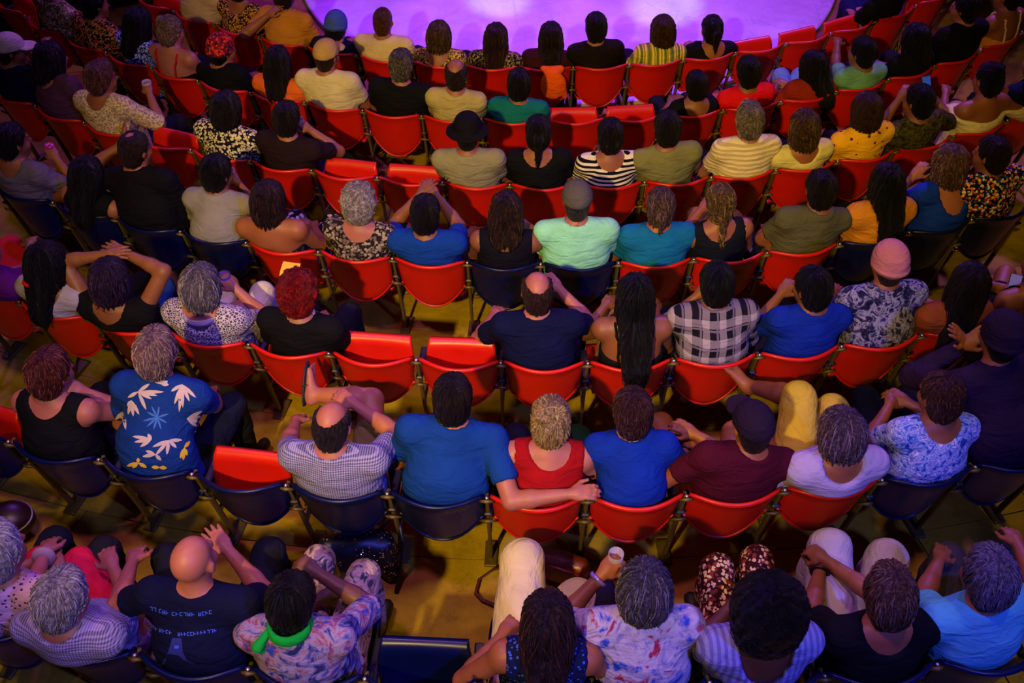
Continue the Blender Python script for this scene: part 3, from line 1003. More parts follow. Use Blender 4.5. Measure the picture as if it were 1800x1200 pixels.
    lw = 0.6 + 0.4 * w
    thigh, calf, foot, soles = [], [], [], {}
    for s in (-1, 1):
        thigh.append((cap(Hp[s], Kn[s], .090 * lw, .062 * lw), .04))
        mid = Kn[s] + .35 * (An[s] - Kn[s])
        calf += [(cap(Kn[s], mid, .058 * lw, .060 * lw), .02), (cap(mid, An[s], .060 * lw, .038 * lw), .02)]
        fd = unit(Ft[s])
        dn = unit(An[s] - Kn[s])
        if shoe in (None, 'sandal'):
            fd = unit(fd - (fd @ dn) * dn * .6); lat = unit(np.cross(fd, dn)); o_ = An[s] + dn * .04
            foot.append((cap(o_ - fd * .035, o_ - fd * .01, .030, .030), .03))
            for q, sd in enumerate((-1, 1)): foot.append((cap(o_ + lat * sd * .008, o_ + fd * .125 + lat * sd * .024 + dn * .012, .030, .017), .025))
            for q in range(5):
                b_ = o_ + fd * (.140 - .004 * q) + lat * s * (-.036 + .018 * q) + dn * .014
                foot.append((cap(b_ - fd * .02, b_ + fd * (.030 - .004 * q), .012 - .0012 * q), .006))
            soles[s] = (o_ + fd * .055 + dn * .036, np.stack([lat, fd, np.cross(lat, fd)], 1))
        else:
            foot.append((cap(An[s] + dn * .045 - fd * .03, An[s] + dn * .05 + fd * .155, .036, .030), .03))
    # head and neck
    hp = head_prims(Rm, Hc, hs)
    neck_p = [(cap(N + up * -.03, Hc + Rm @ A(0, -.022, -.055), .060 * (0.7 + .3 * w), .054), .03)]
    bodyp = torso + neck_p + arms + thigh + calf + foot
    lo, hi = prim_bounds([p for p, _ in bodyp + hp], .02)
    fb = Field(lo, hi, cb)
    for p, kk in bodyp: fb.add(p, kk)
    for p, kk in hp: fb.add(p, kk)
    for sd in (-1, 1): fb.sub(ell(Hc + hs * (Rm @ A(sd * .031, .098, .004)), (.014, .014, .010), Rm), .012)
    V, Fc = fb.surface()
    # garments
    fields = []
    g = loose
    if top is not None:
        prs = [(p, kk, g) for p, kk in torso]
        fr = {'none': 0, 'cap': .25, 'short': .62, 'elbow': .95, 'long': 1.0}[sleeve]
        if fr > 0:
            for s in (-1, 1):
                e = Sh[s] + (El[s] - Sh[s]) * fr
                prs.append((cap(Sh[s], e, .054 * aw, .054 * aw), .03, g * .7))
                if sleeve == 'long':
                    prs.append((cap(El[s], Wr[s] - .02 * Hd[s], .052 * aw, .036), .02, g * .8))
        lo, hi = prim_bounds([p for p, _, _ in prs], .03)
        fs = Field(lo, hi, cg)
        for p, kk, gg in prs: fs.add(p, kk, gg)
        if 0 < fr < 1:
            for s in (-1, 1):            # square sleeve end
                d = unit(El[s] - Sh[s]); e = Sh[s] + (El[s] - Sh[s]) * (fr + .04)
                fs.sub(ell(e + d * .10, (.105, .105, .105)), .008)
        if sleeve == 'none':
            for s in (-1, 1): fs.sub(ell(Sh[s] + rt_ * s * .050 + up * .0, (.062, .12, .105), M), .012)
        if neck == 'crew': fs.sub(ell(N + up * .075 + fwd * .02, (.086, .092, .075), M), .008)
        elif neck == 'scoop': fs.sub(ell(N + up * .045 - fwd * .03, (.100, .14, .095), M), .010)
        elif neck == 'deep': fs.sub(ell(N + up * .02 - fwd * .06, (.100, .14, .20), M), .012)
        elif neck == 'off': fs.clip(tuple(up), float(up @ (at_t(.80))))
        elif neck == 'strappy': fs.clip(tuple(up), float(up @ (at_t(.66))))
        if sleeve == 'none' and strap is not None:
            pass
        Vs, Fs = fs.surface()
        n = normals_of(Vs, Fs)
        rel = np.clip((Vs - P) @ up / ln, 0, 1)
        rp = ripple(Vs, 14, 42, i + k)
        Vs = Vs + n * (fold * (0.0058 * rp + 0.005 * np.abs(ripple(Vs, 26, 60, i + 3)) * (1 - rel)))[:, None]
        if seat: Vs = off_chair(Vs, .008)
        me = mesh_np('shirt', Vs, Fs)
        sh_o = link('shirt', me, top, root)
        fields.append(fs)
        if collar is not None:
            pts = [N + up * (.012 + .012 * math.cos(a)) + fwd * (.074 * math.cos(a) + .006) + rt_ * (.072 * math.sin(a)) for a in np.linspace(0, 2 * math.pi, 20, endpoint=False)]
            link('collar', MB().tube(pts, .017, 8, True).mesh('collar', True), collar, sh_o)
        if strap is not None:
            for s in (-1, 1):
                mbs = MB()
                a = at_t(.60, -.13, s * .070); b = at_t(.86, -.105, s * .085); c = at_t(.955, -.02, s * .095); d = at_t(.84, .11, s * .085)
                ctl = np.stack([a, b, c, d]); tt = np.linspace(0, 3, 16)
                pth = np.stack([np.interp(tt, range(4), ctl[:, q]) for q in range(3)], 1)
                for _ in range(6):
                    gg = np.stack([fb.sample(pth + .012 * e) - fb.sample(pth - .012 * e) for e in np.eye(3)], 1)
                    gg /= np.linalg.norm(gg, axis=1, keepdims=True) + 1e-6
                    pth = pth - gg * np.clip(fb.sample(pth) - .004, -.03, .03)[:, None]
                mbs.tube(pth[::1], .0085, 6)
                link('strap', mbs.mesh('strap', True), strap, sh_o)
    if legw is not None:
        cut = .66 if legw == 'shorts' else 1.0
        prs = [(torso[0][0], .04, .010)] + [(cap(p[1], p[1] + (p[2] - p[1]) * cut, p[3], p[3] + (p[4] - p[3]) * cut), kk, .014 + baggy) for p, kk in thigh]
        if legw == 'long':
            prs += [(p, kk, .014 + baggy) for p, kk in calf]
        elif legw == 'skirt':
            prs.append((ell((Kn[-1] + Kn[1] + Hp[1] + Hp[-1]) / 4 + A(0, .03, -.03), (.20, .30, .10)), .06, .0))
        lo, hi = prim_bounds([p for p, _, _ in prs], .03)
        ft = Field(lo, hi, cg * (1.2 if isinstance(legs, dict) else 1.7))
        for p, kk, gg in prs: ft.add(p, kk, gg)
        Vt, Ft_ = ft.surface()
        n = normals_of(Vt, Ft_)
        Vt = Vt + n * (0.006 * ripple(Vt, 30, 30, i + k + 2))[:, None]
        link({'long': 'trousers', 'shorts': 'shorts', 'capri': 'cropped_trousers', 'skirt': 'skirt'}[legw], mesh_np('trousers', off_chair(Vt, .010), Ft_), botm or cloth('solid', bot), root)
        fields.append(ft)
    if shoe == 'sandal':
        for s, (c_, M_) in soles.items():
            fs_ = Field(c_ - .2, c_ + .2, .008); fs_.add(ell(c_, (.050, .135, .011), M_), .01)
            Vf, Ff = fs_.surface(); so = link('sandal', mesh_np('sandal', Vf, Ff), plain('sandal_sole', '#100c0c', .6), root)
            t_ = c_ + M_[:, 1] * .055
            for sd in (-1, 1):
                up_ = c_ - unit(M_[:, 2]) * 0
                pts = [t_ + M_[:, 1] * .02, t_ + M_[:, 0] * sd * .025 - (c_ - (An[s] + .0)) * 0 - M_[:, 1] * .03 + unit(An[s] - c_) * .050, c_ + M_[:, 0] * sd * .046 - M_[:, 1] * .02]
                link('sandal_strap', MB().tube(pts, .006, 6).mesh('sandal_strap', True), plain('sandal_sole', '#100c0c', .6), so)
    elif shoe is not None:
        for s, (p, kk) in zip((-1, 1), foot):
            lo, hi = prim_bounds([p], .03)
            fs_ = Field(lo, hi, .020); fs_.add(p, .02, .009)
            fs_.clip((0, 0, -1), -max(0.0, lo[2] + .028) if legs in ('sit', 'wide', 'close') else 9)
            Vf, Ff = fs_.surface()
            if len(Ff): link('shoe', mesh_np('shoe', Vf, Ff), plain('shoe_leather', shoe, .5), root)
            fields.append(fs_)
    # what the clothes hide is thinned, the body stays one surface
    hid = np.zeros(len(V), bool)
    for f in fields: hid |= f.sample(V) < -0.010
    if hair and hair.startswith('long'):
        hair = '%s:%.2f' % (hair, round(float(np.clip(Hc[1] + .07, .12, .36)) / .03) * .03)
    hcell = .0075 if k <= 2 else .0100
    if hair:
        hair_mesh(hair, hcell)
        hid |= _hairf[hair, hcell].sample((V - Hc) @ Rm / hs) < -0.013
    kl = np.floor(V / 0.045).astype(np.int64)
    key = (kl[:, 0] + 500) * 4000000 + (kl[:, 1] + 500) * 2000 + (kl[:, 2] + 500)
    key = np.where(hid, key, -1 - np.arange(len(V)))
    _, inv_, = np.unique(key, return_inverse=True)
    cnt = np.bincount(inv_)
    V2 = np.stack([np.bincount(inv_, V[:, q]) / cnt for q in range(3)], 1)
    T = np.concatenate([Fc[:, [0, 1, 2]], Fc[:, [0, 2, 3]]]); T = inv_[T]
    T = T[(T[:, 0] != T[:, 1]) & (T[:, 1] != T[:, 2]) & (T[:, 0] != T[:, 2])]
    _, ui = np.unique(np.sort(T, axis=1), axis=0, return_index=True); T = T[ui]
    allV, allT = [V2], [T]; nv = len(V2)
    for s, pose in ((-1, hL), (1, hR)):
        hv, hf = hand(pose, 0.0105 if k > 2 or (aL, aR)[s > 0] in ('lap', 'thigh') else 0.0070)
        y = Hd[s]; zc = A(0, -.25, 1.0)
        xx = unit(np.cross(y, zc)); z = np.cross(xx, y)
        q = hv.copy()
        if s < 0: q[:, 0] *= -1; hf = hf[:, ::-1]
        q = Wr[s] + .01 * y + q[:, :1] * xx + q[:, 1:2] * y + q[:, 2:] * z
        allV.append(q); allT.append(np.concatenate([hf[:, [0, 1, 2]], hf[:, [0, 2, 3]]]) + nv); nv += len(q)
    if aL != 'behind' and not (isinstance(aR, tuple) and k == 1 and i == 5): allV[0] = off_chair(allV[0], .016)
    VV = np.concatenate(allV)
    me = mesh_np('body', VV, np.concatenate(allT))
    # lips and eyes
    q = (VV - Hc) @ Rm / hs
    tint = np.ones((len(VV), 4), np.float32)
    lips = np.exp(-((q[:, 0] / .020) ** 2 + ((q[:, 1] - .098) / .015) ** 2 + ((q[:, 2] + .062) / .009) ** 2))
    eyes = np.zeros(len(VV))
    for sd in (-1, 1): eyes += np.exp(-(((q[:, 0] - sd * .031) / .011) ** 2 + ((q[:, 1] - .086) / .018) ** 2 + ((q[:, 2] - .004) / .007) ** 2))
    tint[:, :3] *= 1 - lips[:, None] * np.array([.15, .5, .45]); tint[:, :3] *= 1 - np.clip(eyes, 0, 1)[:, None] * .85
    ca = me.color_attributes.new('tint', 'FLOAT_COLOR', 'POINT'); ca.data.foreach_set('color', tint.ravel())
    link('body', me, skin_mat(SKIN.get(skin, skin)), root)
    Hm = Matrix.LocRotScale(Vector(Hc), Matrix(Rm.tolist()).to_quaternion(), Vector((hs, hs, hs)))
    ho = None
    if hair: ho = obj_slot('hair', hair_mesh(hair, hcell), hair_mat(hc, hl), root, Hm)
    if hat: obj_slot({'cap': 'cap', 'cap_back': 'cap', 'beanie': 'beanie', 'bucket': 'hat', 'brim': 'hat'}[hat], hat_mesh(hat), hatm, root, Hm)
    root_info[k, i] = dict(root=root, Hc=Hc, Wr=Wr, Hd=Hd, El=El, P=P, N=N, up=up, ln=ln, Kn=Kn, Rm=Rm, shirt=(sh_o if top is not None else None), mw=mw, Sh=Sh, at=at_t)
    return root

# ------------------------------------------------------------------ the audience, row by row from the rear
S_ = lambda h: cloth('solid', h)
BLK, NVY = S_('#0a0a0c'), S_('#080b26')

# rear row
person(0, 0, 'white-haired person in pale pink dotted shirt at the bottom left edge', (0, 968), w=1.05, hair='crop', hc='#b8b4bc', hl='#e8e4ec', top=cloth('dots', '#a88aa0', '#3a2c50'), bot='#1a1a22', belly=.6, yaw=-15)
person(0, 1, 'white-haired person in grey checked shirt and pink trousers', (113, 1052), zh=1.13, w=1.04, belly=.7, skin='pink', hair='crop', hc='#a8a0a8', hl='#e0d8dc', top=cloth('gingham', '#8c86a0', '#4a465c', s=.7), collar=S_('#a8a4b4'), botm=S_('#c01838'),
       aL=(80, 965, .66), aR=(200, 1000, .72), legs={'kL': (52, 962, .54), 'kR': (122, 962, .56)}, yaw=-18, pitch=14)
person(0, 2, 'bald person in navy printed t-shirt with raised hand', (342, 985), zh=1.20, w=1.12, belly=.5, skin='pink', hair=None, top=NVY, aL=(232, 990, .72), aR=(402, 968, .80, (.8, -.5, -.3)), hR='flat', legs={'kL': (285, 950, .54), 'kR': (475, 965, .54)}, yaw=-8)
person(0, 3, 'dark-haired person in tie-dyed blouse with green neckerchief', (516, 1052), zh=1.14, w=1.06, belly=.6, skin='brown', hair='short', hc='#0a0810', top=cloth('dye', '#1c2050', '#5a5488', '#80748c', '#7a3c50', '#203a90', s=1.1), sleeve='elbow', botm=cloth('dye', '#3a3040', '#8a6a60', '#a89088', '#30343c'),
       aR=(560, 1008, .86, (1, -.4, -.3)), hR='grip', legs={'kR': (640, 1010, .58), 'kL': (560, 985, .54)}, yaw=-12)
person(0, 5, 'brunette with long glossy hair, blue sequin tank and white trousers', (962, 1090), zh=1.13, w=.96, skin='tan', hair='long:.20', hc='#22101e', hl='#4a2430', top=cloth('dots', '#0a1238', '#3050b0'), sleeve='none', neck='scoop', botm=S_('#b8a878'), baggy=.03,
       aL=(880, 1120, .70), aR=(1020, 1110, .70), legs={'kL': (918, 985, .64), 'kR': (1015, 1055, .52)}, pitch=10)
person(0, 6, 'grey-haired person in white, blue and red flowered blouse with raised cup', (1132, 1032), zh=1.15, w=1.03, belly=.6, skin='tan', hair='bob:-.10', hc='#4a445c', hl='#9890a8', top=cloth('dye', '#203a98', '#7a7490', '#9890a0', '#8c8498', '#802038', s=1.5), sleeve='elbow', loose=.02, aL=(1056, 1012, .86), hL='grip', bot='#1a1420')
person(0, 7, 'person with big black afro in pale ruffled open-back top', (1346, 1068), zh=1.17, w=1.0, skin='brown', hair='afro', hc='#07070c', top=cloth('vstripe', '#7c7ca4', '#5c5e90', s=.8), neck='deep', sleeve='short', loose=.024, botm=cloth('floral', '#2a0c10', '#6a2a20', '#c0a070', s=.5), aL=(1290, 1060, .72), legs={'kL': (1260, 1000, .56), 'kR': (1330, 985, .56)}, fold=1.8)
person(0, 8, 'auburn-haired person in black scoop-neck shirt, hands round one white knee', (1560, 1045), zh=1.14, w=1.04, belly=.5, skin='tan', hair='crop', hc='#6a4a38', hl='#b08a70', top=BLK, neck='scoop', collar=None, botm=S_('#a89c98'), baggy=.025,
       aL=(1442, 1000, .70), aR=(1452, 985, .74), hL='flat', hR='grip', legs={'kL': (1458, 940, .66), 'kR': (1560, 975, .54)}, pitch=10)
person(0, 9, 'grey-haired person in pale turquoise t-shirt at the bottom right', (1733, 1012), zh=1.17, w=1.12, belly=.7, skin='tan', hair='crop', hc='#7c7488', hl='#b0a8b8', top=S_('#4a9ca8'), botm=S_('#3a3234'), aL=(1650, 985, .70), aR=(1790, 960, .75), legs={'kL': (1672, 945, .54), 'kR': (1760, 960, .54)}, yaw=10)

# second row
person(1, 1, 'auburn cropped person in black tank top with one hand raised', (92, 655), zh=1.13, w=1.04, belly=.7, skin='pink', hair='crop', hc='#5a2420', hl='#a05a48', top=BLK, sleeve='none', neck='scoop', aR=(152, 690, .95), hR='grip', yaw=-18, pitch=8)
person(1, 2, 'grey-haired person in blue shirt with white palm leaves', (278, 620), zh=1.22, w=1.08, skin='pink', hair='crop', hc='#8a6c70', hl='#c8a8a0', top=S_('#0c2a68'), aL='lap', aR=(372, 690, .62), legs={'kR': (408, 712, .54), 'kL': (195, 690, .56)}, bot='#141626', loose=.018, belly=.4, yaw=-5)
person(1, 4, 'balding person in grey checked shirt with bare crossed leg', (586, 745), zh=1.15, w=1.15, belly=.8, skin='pink', hair='fringe', hc='#2a2028', top=cloth('gingham', '#8a86a4', '#3c3a5c', s=.7), botm=S_('#6a6438'), legw='shorts', shoe='sandal',
       aR=(625, 712, .88, (1, -.5, -.2)), aL=(520, 740, .62), legs={'kR': (655, 662, .74), 'aR': (562, 694, .68), 'fR': (-.10, .8, .55), 'kL': (575, 690, .50)}, yaw=-10, pitch=12)
person(1, 5, 'broad person in royal blue t-shirt reaching along the next chair', (796, 698), zh=1.22, w=1.18, belly=.6, skin='pink', hair='short', hc='#1a0e14', top=S_('#0a3070'), aR=(1000, 868, .90, (.2, -1, -.6)), hR='relaxed', px=0.0, legs='wide', bot='#24281c', fold=.6)
person(1, 6, 'blonde with twisted hair in red tank top', (967, 738), zh=1.12, w=1.0, belly=.5, skin='pink', hair='updo', hc='#b8966a', hl='#e8d0a0', top=S_('#80080e'), sleeve='none', neck='scoop', pitch=8, aL='thigh', aR='thigh')
person(1, 7, 'slim person in bright blue t-shirt beside the red tank top', (1110, 722), zh=1.15, w=.94, belly=.3, skin='fair', hair='short', hc='#3a1c20', hl='#6a4048', top=S_('#08267c'), bot='#10301c', legs='wide', yaw=6, aL='thigh', aR='thigh', fold=.6)
person(1, 8, 'person in maroon shirt and dark cap with clasped hands', (1320, 748), zh=1.16, w=1.14, belly=.7, skin='tan', hair='buzz', hc='#2a1c1c', hat='cap', hatm=S_('#1c1024'), top=S_('#3c0818'), aL=(1208, 790, .72, (-1, -.6, -.4)), aR=(1225, 765, .76), hL='grip', hR='relaxed', botm=S_('#20141a'), legw='shorts', shoe='#1a1412', legs={'kL': (1162, 745, .55), 'kR': (1290, 760, .52)}, px=-.06, yaw=12)
person(1, 9, 'person with violet-grey hair in white t-shirt and yellow cropped trousers', (1476, 760), zh=1.14, w=1.02, belly=.6, skin='tan', hair='bob:-.09', hc='#5a4658', hl='#a890a8', top=S_('#9c90a8'), neck='scoop', botm=S_('#b49c30'), baggy=.02, legw='capri', shoe=None,
       legs={'kL': (1405, 680, .72), 'aL': (1325, 680, .58), 'fL': (-.6, .6, .3), 'kR': (1465, 700, .54)}, aL='thigh', yaw=10, pitch=10, loose=.02)
person(1, 10, 'brown-haired person in blue marbled top', (1650, 695), zh=1.14, w=1.02, belly=.6, skin='tan', hair='short', hc='#4a2820', hl='#8a5a3c', top=cloth('dye', '#1c3f88', '#3c68b0', '#a8b0d0', '#2a50a0', '#c0bcd0', s=.6), neck='scoop', aL=(1562, 715, .72), aR=(1600, 710, .72), legs={'kL': (1522, 700, .56), 'kR': (1600, 690, .56)}, bot='#0c0e24', yaw=15)
person(1, 11, 'person in dark overcoat and dark knit cap with hands pressed together', (1757, 590), zh=1.34, w=1.14, belly=.4, skin='tan', hair='buzz', hc='#141018', hat='beanie', hatm=S_('#20142c'), top=S_('#22142c'), sleeve='long', aL=(1688, 610, 1.12), aR=(1700, 605, 1.12), hL='flat', hR='flat', bot='#14101a', px=0.0)

# third row
person(2, 0, 'person in purple top and pink trousers at the left edge', (-30, 440), w=1.0, hair='short', hc='#14101a', top=S_('#4c0c58'), botm=S_('#c8203c'), legs={'kL': (20, 420, .56), 'kR': (52, 415, .56)}, aR=(68, 400, .68))
person(2, 1, 'person with long black hair and red hair tie in white t-shirt', (86, 462), zh=1.14, w=.96, skin='olive', hair='long:.32', hc='#07060c', top=S_('#8c8488'), yaw=-12, neck='scoop')
person(2, 2, 'violet-haired person in black top clapping with raised arms', (196, 492), zh=1.13, w=1.02, belly=.6, skin='olive', hair='bob:-.11', hc='#24122e', hl='#54305c', top=BLK, neck='scoop', aL=(182, 448, 1.16, (-1, -.2, -.3)), aR=(222, 446, 1.16, (1, -.3, -.2)), hL='flat', hR='flat', sleeve='cap', botm=S_('#183880'), pitch=12)
person(2, 3, 'silver-haired person in grey lace top with white collar', (356, 502), zh=1.13, w=1.06, belly=.6, skin='pink', hair='bob:-.10', hc='#6a6070', hl='#b8b0b4', top=cloth('lace', '#3a3440', '#a89ea8'), neck='scoop', aR=(415, 508, .92), hR='grip', botm=S_('#b8b4a8'), legs={'kR': (462, 515, .60), 'kL': (400, 500, .54)}, yaw=-10, loose=.018)
person(2, 4, 'red-haired person in black top with white neckband', (526, 515), zh=1.14, w=1.04, belly=.5, skin='fair', hair='curly', hc='#7c0c10', hl='#c8201c', top=BLK, sleeve='long', collar=S_('#c8a8a8'), pitch=10)
person(2, 7, 'balding person in navy t-shirt beside two folded seats', (944, 512), zh=1.18, w=1.12, belly=.5, skin='pink', hair='fringe', hc='#3a2420', top=S_('#080c2c'), aL=(868, 555, .68), aR=(985, 510, .90), legs='wide', botm=S_('#1c1a28'), yaw=4)
person(2, 8, 'person with very long straight black hair and bare shoulders', (1115, 520), zh=1.14, w=.98, skin='olive', hair='long:.44', hc='#050507', top=BLK, sleeve='none', neck='strappy', strap=BLK, aL=(1062, 540, .72), legs={'kL': (1085, 490, .56), 'kR': (1150, 505, .54)}, botm=S_('#8a5a38'))
person(2, 9, 'black-haired person in black and white plaid shirt', (1258, 497), zh=1.18, w=1.08, skin='olive', hair='short', hc='#060608', top=cloth('plaid', '#100e16', '#8c8284', '#6a6070', s=.8), sleeve='elbow', aL='chest', hL='grip', loose=.02)
person(2, 10, 'black-haired person in plain deep blue t-shirt looking sideways', (1425, 505), zh=1.16, w=1.02, skin='olive', hair='short', hc='#050507', top=S_('#0a2480'), yaw=25, aL=(1370, 520, .85), fold=.6)
person(2, 11, 'person in pink knit cap and blue-grey mottled shirt', (1560, 462), zh=1.20, w=1.12, belly=.5, skin='tan', hair='buzz', hc='#3a2a28', hat='beanie', hatm=S_('#b06a78'), top=cloth('dye', '#14122c', '#2c2a54', '#8a86a8', '#1c1a3c', s=.7), sleeve='elbow', aL=(1460, 520, .75))
person(2, 12, 'person in rust shirt with long dark hair leaning aside', (1700, 500), zh=1.12, w=1.0, skin='tan', hair='long:.38', hc='#120a10', hl='#2c1824', top=S_('#7a3a1c'), px=-.08, yaw=-20, roll=6)
person(2, 13, 'bare-shouldered person at the right edge above the dark coat', (1828, 465), zh=1.12, w=1.0, skin='tan', hair='bun', hc='#20121a', top=BLK, sleeve='none', neck='strappy', strap=BLK, aL=(1768, 520, .72), legs={'kL': (1785, 430, .58), 'kR': (1840, 440, .56)}, legw='shorts')

# fourth row
person(3, 0, 'short-haired person in grey t-shirt holding a pink can', (24, 248), zh=1.17, w=1.1, belly=.6, skin='tan', hair='short', hc='#140c14', top=S_('#5a5058'), neck='scoop', aR=(100, 280, .92), hR='grip', yaw=-22)
person(3, 1, 'person with long dark brown hair and bare reddish arm', (156, 308), zh=1.12, w=.98, skin='tan', hair='long:.30', hc='#0c080c', top=BLK, sleeve='none', aL=(130, 300, .78), legs={'kL': (102, 252, .66), 'aL': (205, 262, .70), 'fL': (.3, .8, .6), 'kR': (170, 268, .54)}, botm=S_('#8a7a40'), legw='shorts', shoe=None, baggy=.02)
person(3, 2, 'large person in black shirt with thinning crown', (240, 262), zh=1.24, w=1.22, belly=.8, skin='tan', hair='thin', hc='#2c1c1c', top=S_('#0a080e'), sleeve='elbow', px=.0, yaw=-15)
person(3, 3, 'dark-haired person in light grey t-shirt in a dark chair', (384, 303), zh=1.15, w=1.02, skin='olive', hair='short', hc='#080608', top=S_('#76706e'), yaw=-20, aR=(418, 322, .88), hR='grip')
person(3, 4, 'person with brown bob and bare tattooed shoulder', (474, 352), zh=1.13, w=1.06, belly=.5, skin='tan', hair='bob:-.15', hc='#241218', hl='#5c3430', top=cloth('floral', '#0c0a12', '#3a3050', '#8a6a70', s=.8), neck='strappy', sleeve='none', yaw=-12, botm=cloth('floral', '#0a0a14', '#2c3a5c', '#a890a0'))
person(3, 5, 'white curly-haired person in dark speckled blouse', (632, 357), zh=1.13, w=1.0, belly=.5, skin='pink', hair='curly', hc='#a89c98', hl='#e0d8d0', top=cloth('floral', '#1c1614', '#5c5048', '#8a7c6c', s=.55), neck='scoop')
person(3, 6, 'dark-haired person in blue t-shirt with hands up before the face', (748, 375), zh=1.16, w=1.08, belly=.4, skin='olive', hair='short', hc='#100a0c', top=S_('#0a327c'), aL=(735, 345, .92), aR=(768, 345, .92), hL='flat', hR='flat', legs='wide', legw='shorts', botm=S_('#2a2418'), fold=.6)
person(3, 7, 'person with brown hair in sleeveless black top', (890, 372), zh=1.14, w=.98, skin='olive', hair='long:.16', hc='#2a1810', hl='#5c3a24', top=S_('#0c0a14'), sleeve='none', neck='scoop', aR=(932, 400, .95), hR='relaxed')
person(3, 8, 'person in grey cap and pale green t-shirt', (1014, 352), zh=1.20, w=1.16, belly=.6, skin='pink', hair='buzz', hc='#3a3030', hat='cap', hatm=S_('#4c4844'), top=S_('#7cc49c'), legs='wide', legw='shorts', botm=S_('#6a6a70'), fold=1.3)
person(3, 9, 'person with short ponytail in teal t-shirt', (1160, 362), zh=1.14, w=1.06, belly=.6, skin='tan', hair='pony:.10', hc='#5a4038', hl='#a08470', top=S_('#0c5c80'), yaw=-5)
person(3, 10, 'blonde with long braid in dark sleeveless top', (1264, 356), zh=1.14, w=.98, skin='tan', hair='braid', hc='#6c5028', hl='#c8a860', top=S_('#0c1018'), sleeve='none', neck='scoop', aL=(1232, 370, .80), legs={'kL': (1225, 355, .58), 'kR': (1290, 350, .54)}, botm=S_('#7a5038'))
person(3, 11, 'dark-haired person in olive t-shirt near dark chairs', (1440, 332), zh=1.18, w=1.14, belly=.6, skin='tan', hair='short', hc='#140c0a', top=S_('#4c4a30'), legs='wide', px=-.02)
person(3, 12, 'person with long straight black hair in mustard top', (1556, 322), zh=1.15, w=.98, skin='tan', hair='long:.38', hc='#080508', top=S_('#b8741c'), sleeve='short', neck='scoop', loose=.02)
person(3, 13, 'person with ash-blonde bob in blue open-back top', (1666, 288), zh=1.13, w=1.0, skin='pink', hair='bob:-.15', hc='#6a4844', hl='#b89890', top=S_('#0c2ca0'), neck='deep', aL='chest', yaw=10)
person(3, 14, 'person in black shirt with bright confetti flowers', (1740, 272), zh=1.17, w=1.08, belly=.5, skin='tan', hair='short', hc='#20141a', top=cloth('floral', '#0a0a10', '#c8b8a0', '#c86020', '#204890', '#d0a028', '#90203a', s=.5), yaw=25, loose=.02)

# fifth row
person(4, 0, 'person in pale cap and dark shirt', (22, 88), zh=1.18, w=1.06, skin='tan', hair='buzz', hc='#20141a', hat='cap', hatm=S_('#b0a090'), top=S_('#0a0a20'), yaw=-40, aR=(80, 82, .95))
person(4, 1, 'long brown-haired person in mauve top', (92, 103), zh=1.14, w=1.1, belly=.6, skin='pink', hair='long:.12', hc='#20141a', hl='#4c3040', top=S_('#4a2a38'), neck='scoop', yaw=-20)
person(4, 2, 'auburn cropped person in cream patterned blouse, drinking', (180, 138), zh=1.15, w=1.1, belly=.7, skin='tan', hair='crop', hc='#6a3c34', hl='#9c6c5c', top=cloth('floral', '#c0a878', '#a08850', '#7a6a58', s=.4), neck='scoop', sleeve='elbow', aR=(263, 165, .90), hR='grip', yaw=-25, loose=.02)
person(4, 4, 'brunette in black and white flowered blouse', (400, 192), zh=1.14, w=1.05, belly=.5, skin='tan', hair='bob:-.12', hc='#1a1014', top=cloth('floral', '#14121a', '#c8bc90', '#a89a70', s=.5), loose=.02, yaw=-15)
person(4, 5, 'person in dark brown t-shirt lifting a drink', (506, 208), zh=1.14, w=1.05, skin='tan', hair='short', hc='#180f10', top=S_('#1c0e12'), aR=(545, 228, .96), hR='grip', belly=.4)
person(4, 8, 'person in round black hat and khaki t-shirt', (822, 232), zh=1.18, w=1.12, belly=.6, skin='tan', hair='buzz', hc='#100a0a', hat='bucket', hatm=S_('#0c0a0c'), top=S_('#7c7654'), legs='wide')
person(4, 9, 'dark-haired person in black top between khaki and stripes', (946, 232), zh=1.15, w=.98, skin='tan', hair='pony:.22', hc='#0c0808', hl='#2a1c18', top=BLK, neck='scoop')
person(4, 10, 'person in black and white striped top', (1072, 238), zh=1.13, w=.98, skin='tan', hair='lowbun', hc='#0c0808', top=cloth('hstripe', '#0c0a10', '#c8bca8', s=.75), neck='scoop')
person(4, 11, 'dark-haired person in olive green t-shirt next to stripes', (1172, 225), zh=1.18, w=1.08, belly=.4, skin='tan', hair='short', hc='#140c0a', top=S_('#6a683c'))
person(4, 12, 'grey-haired person in cream ribbed top', (1316, 212), zh=1.15, w=1.06, belly=.6, skin='fair', hair='crop', hc='#7c6c60', hl='#b8a898', top=cloth('hstripe', '#c8b890', '#a8946c', s=.7), loose=.018)
person(4, 13, 'person with honey-brown hair in pale yellow top', (1412, 224), zh=1.13, w=1.0, skin='tan', hair='bob:-.16', hc='#4a3018', hl='#9c7440', top=S_('#bcb070'), neck='scoop')
person(4, 14, 'brunette in golden yellow flowered shirt', (1521, 194), zh=1.14, w=1.0, skin='tan', hair='bob:-.13', hc='#3a2018', top=cloth('dots', '#d09818', '#d09818', '#5a2418', '#d09818', s=2.2), loose=.018)
person(4, 15, 'black-haired person in dark green patterned shirt with blue phone', (1612, 178), zh=1.15, w=1.04, skin='olive', hair='short', hc='#080608', top=cloth('dye', '#14140c', '#343018', '#4c4420', s=.5), yaw=20, aL=(1580, 175, .95), aR=(1638, 168, .95), hR='grip', loose=.018)
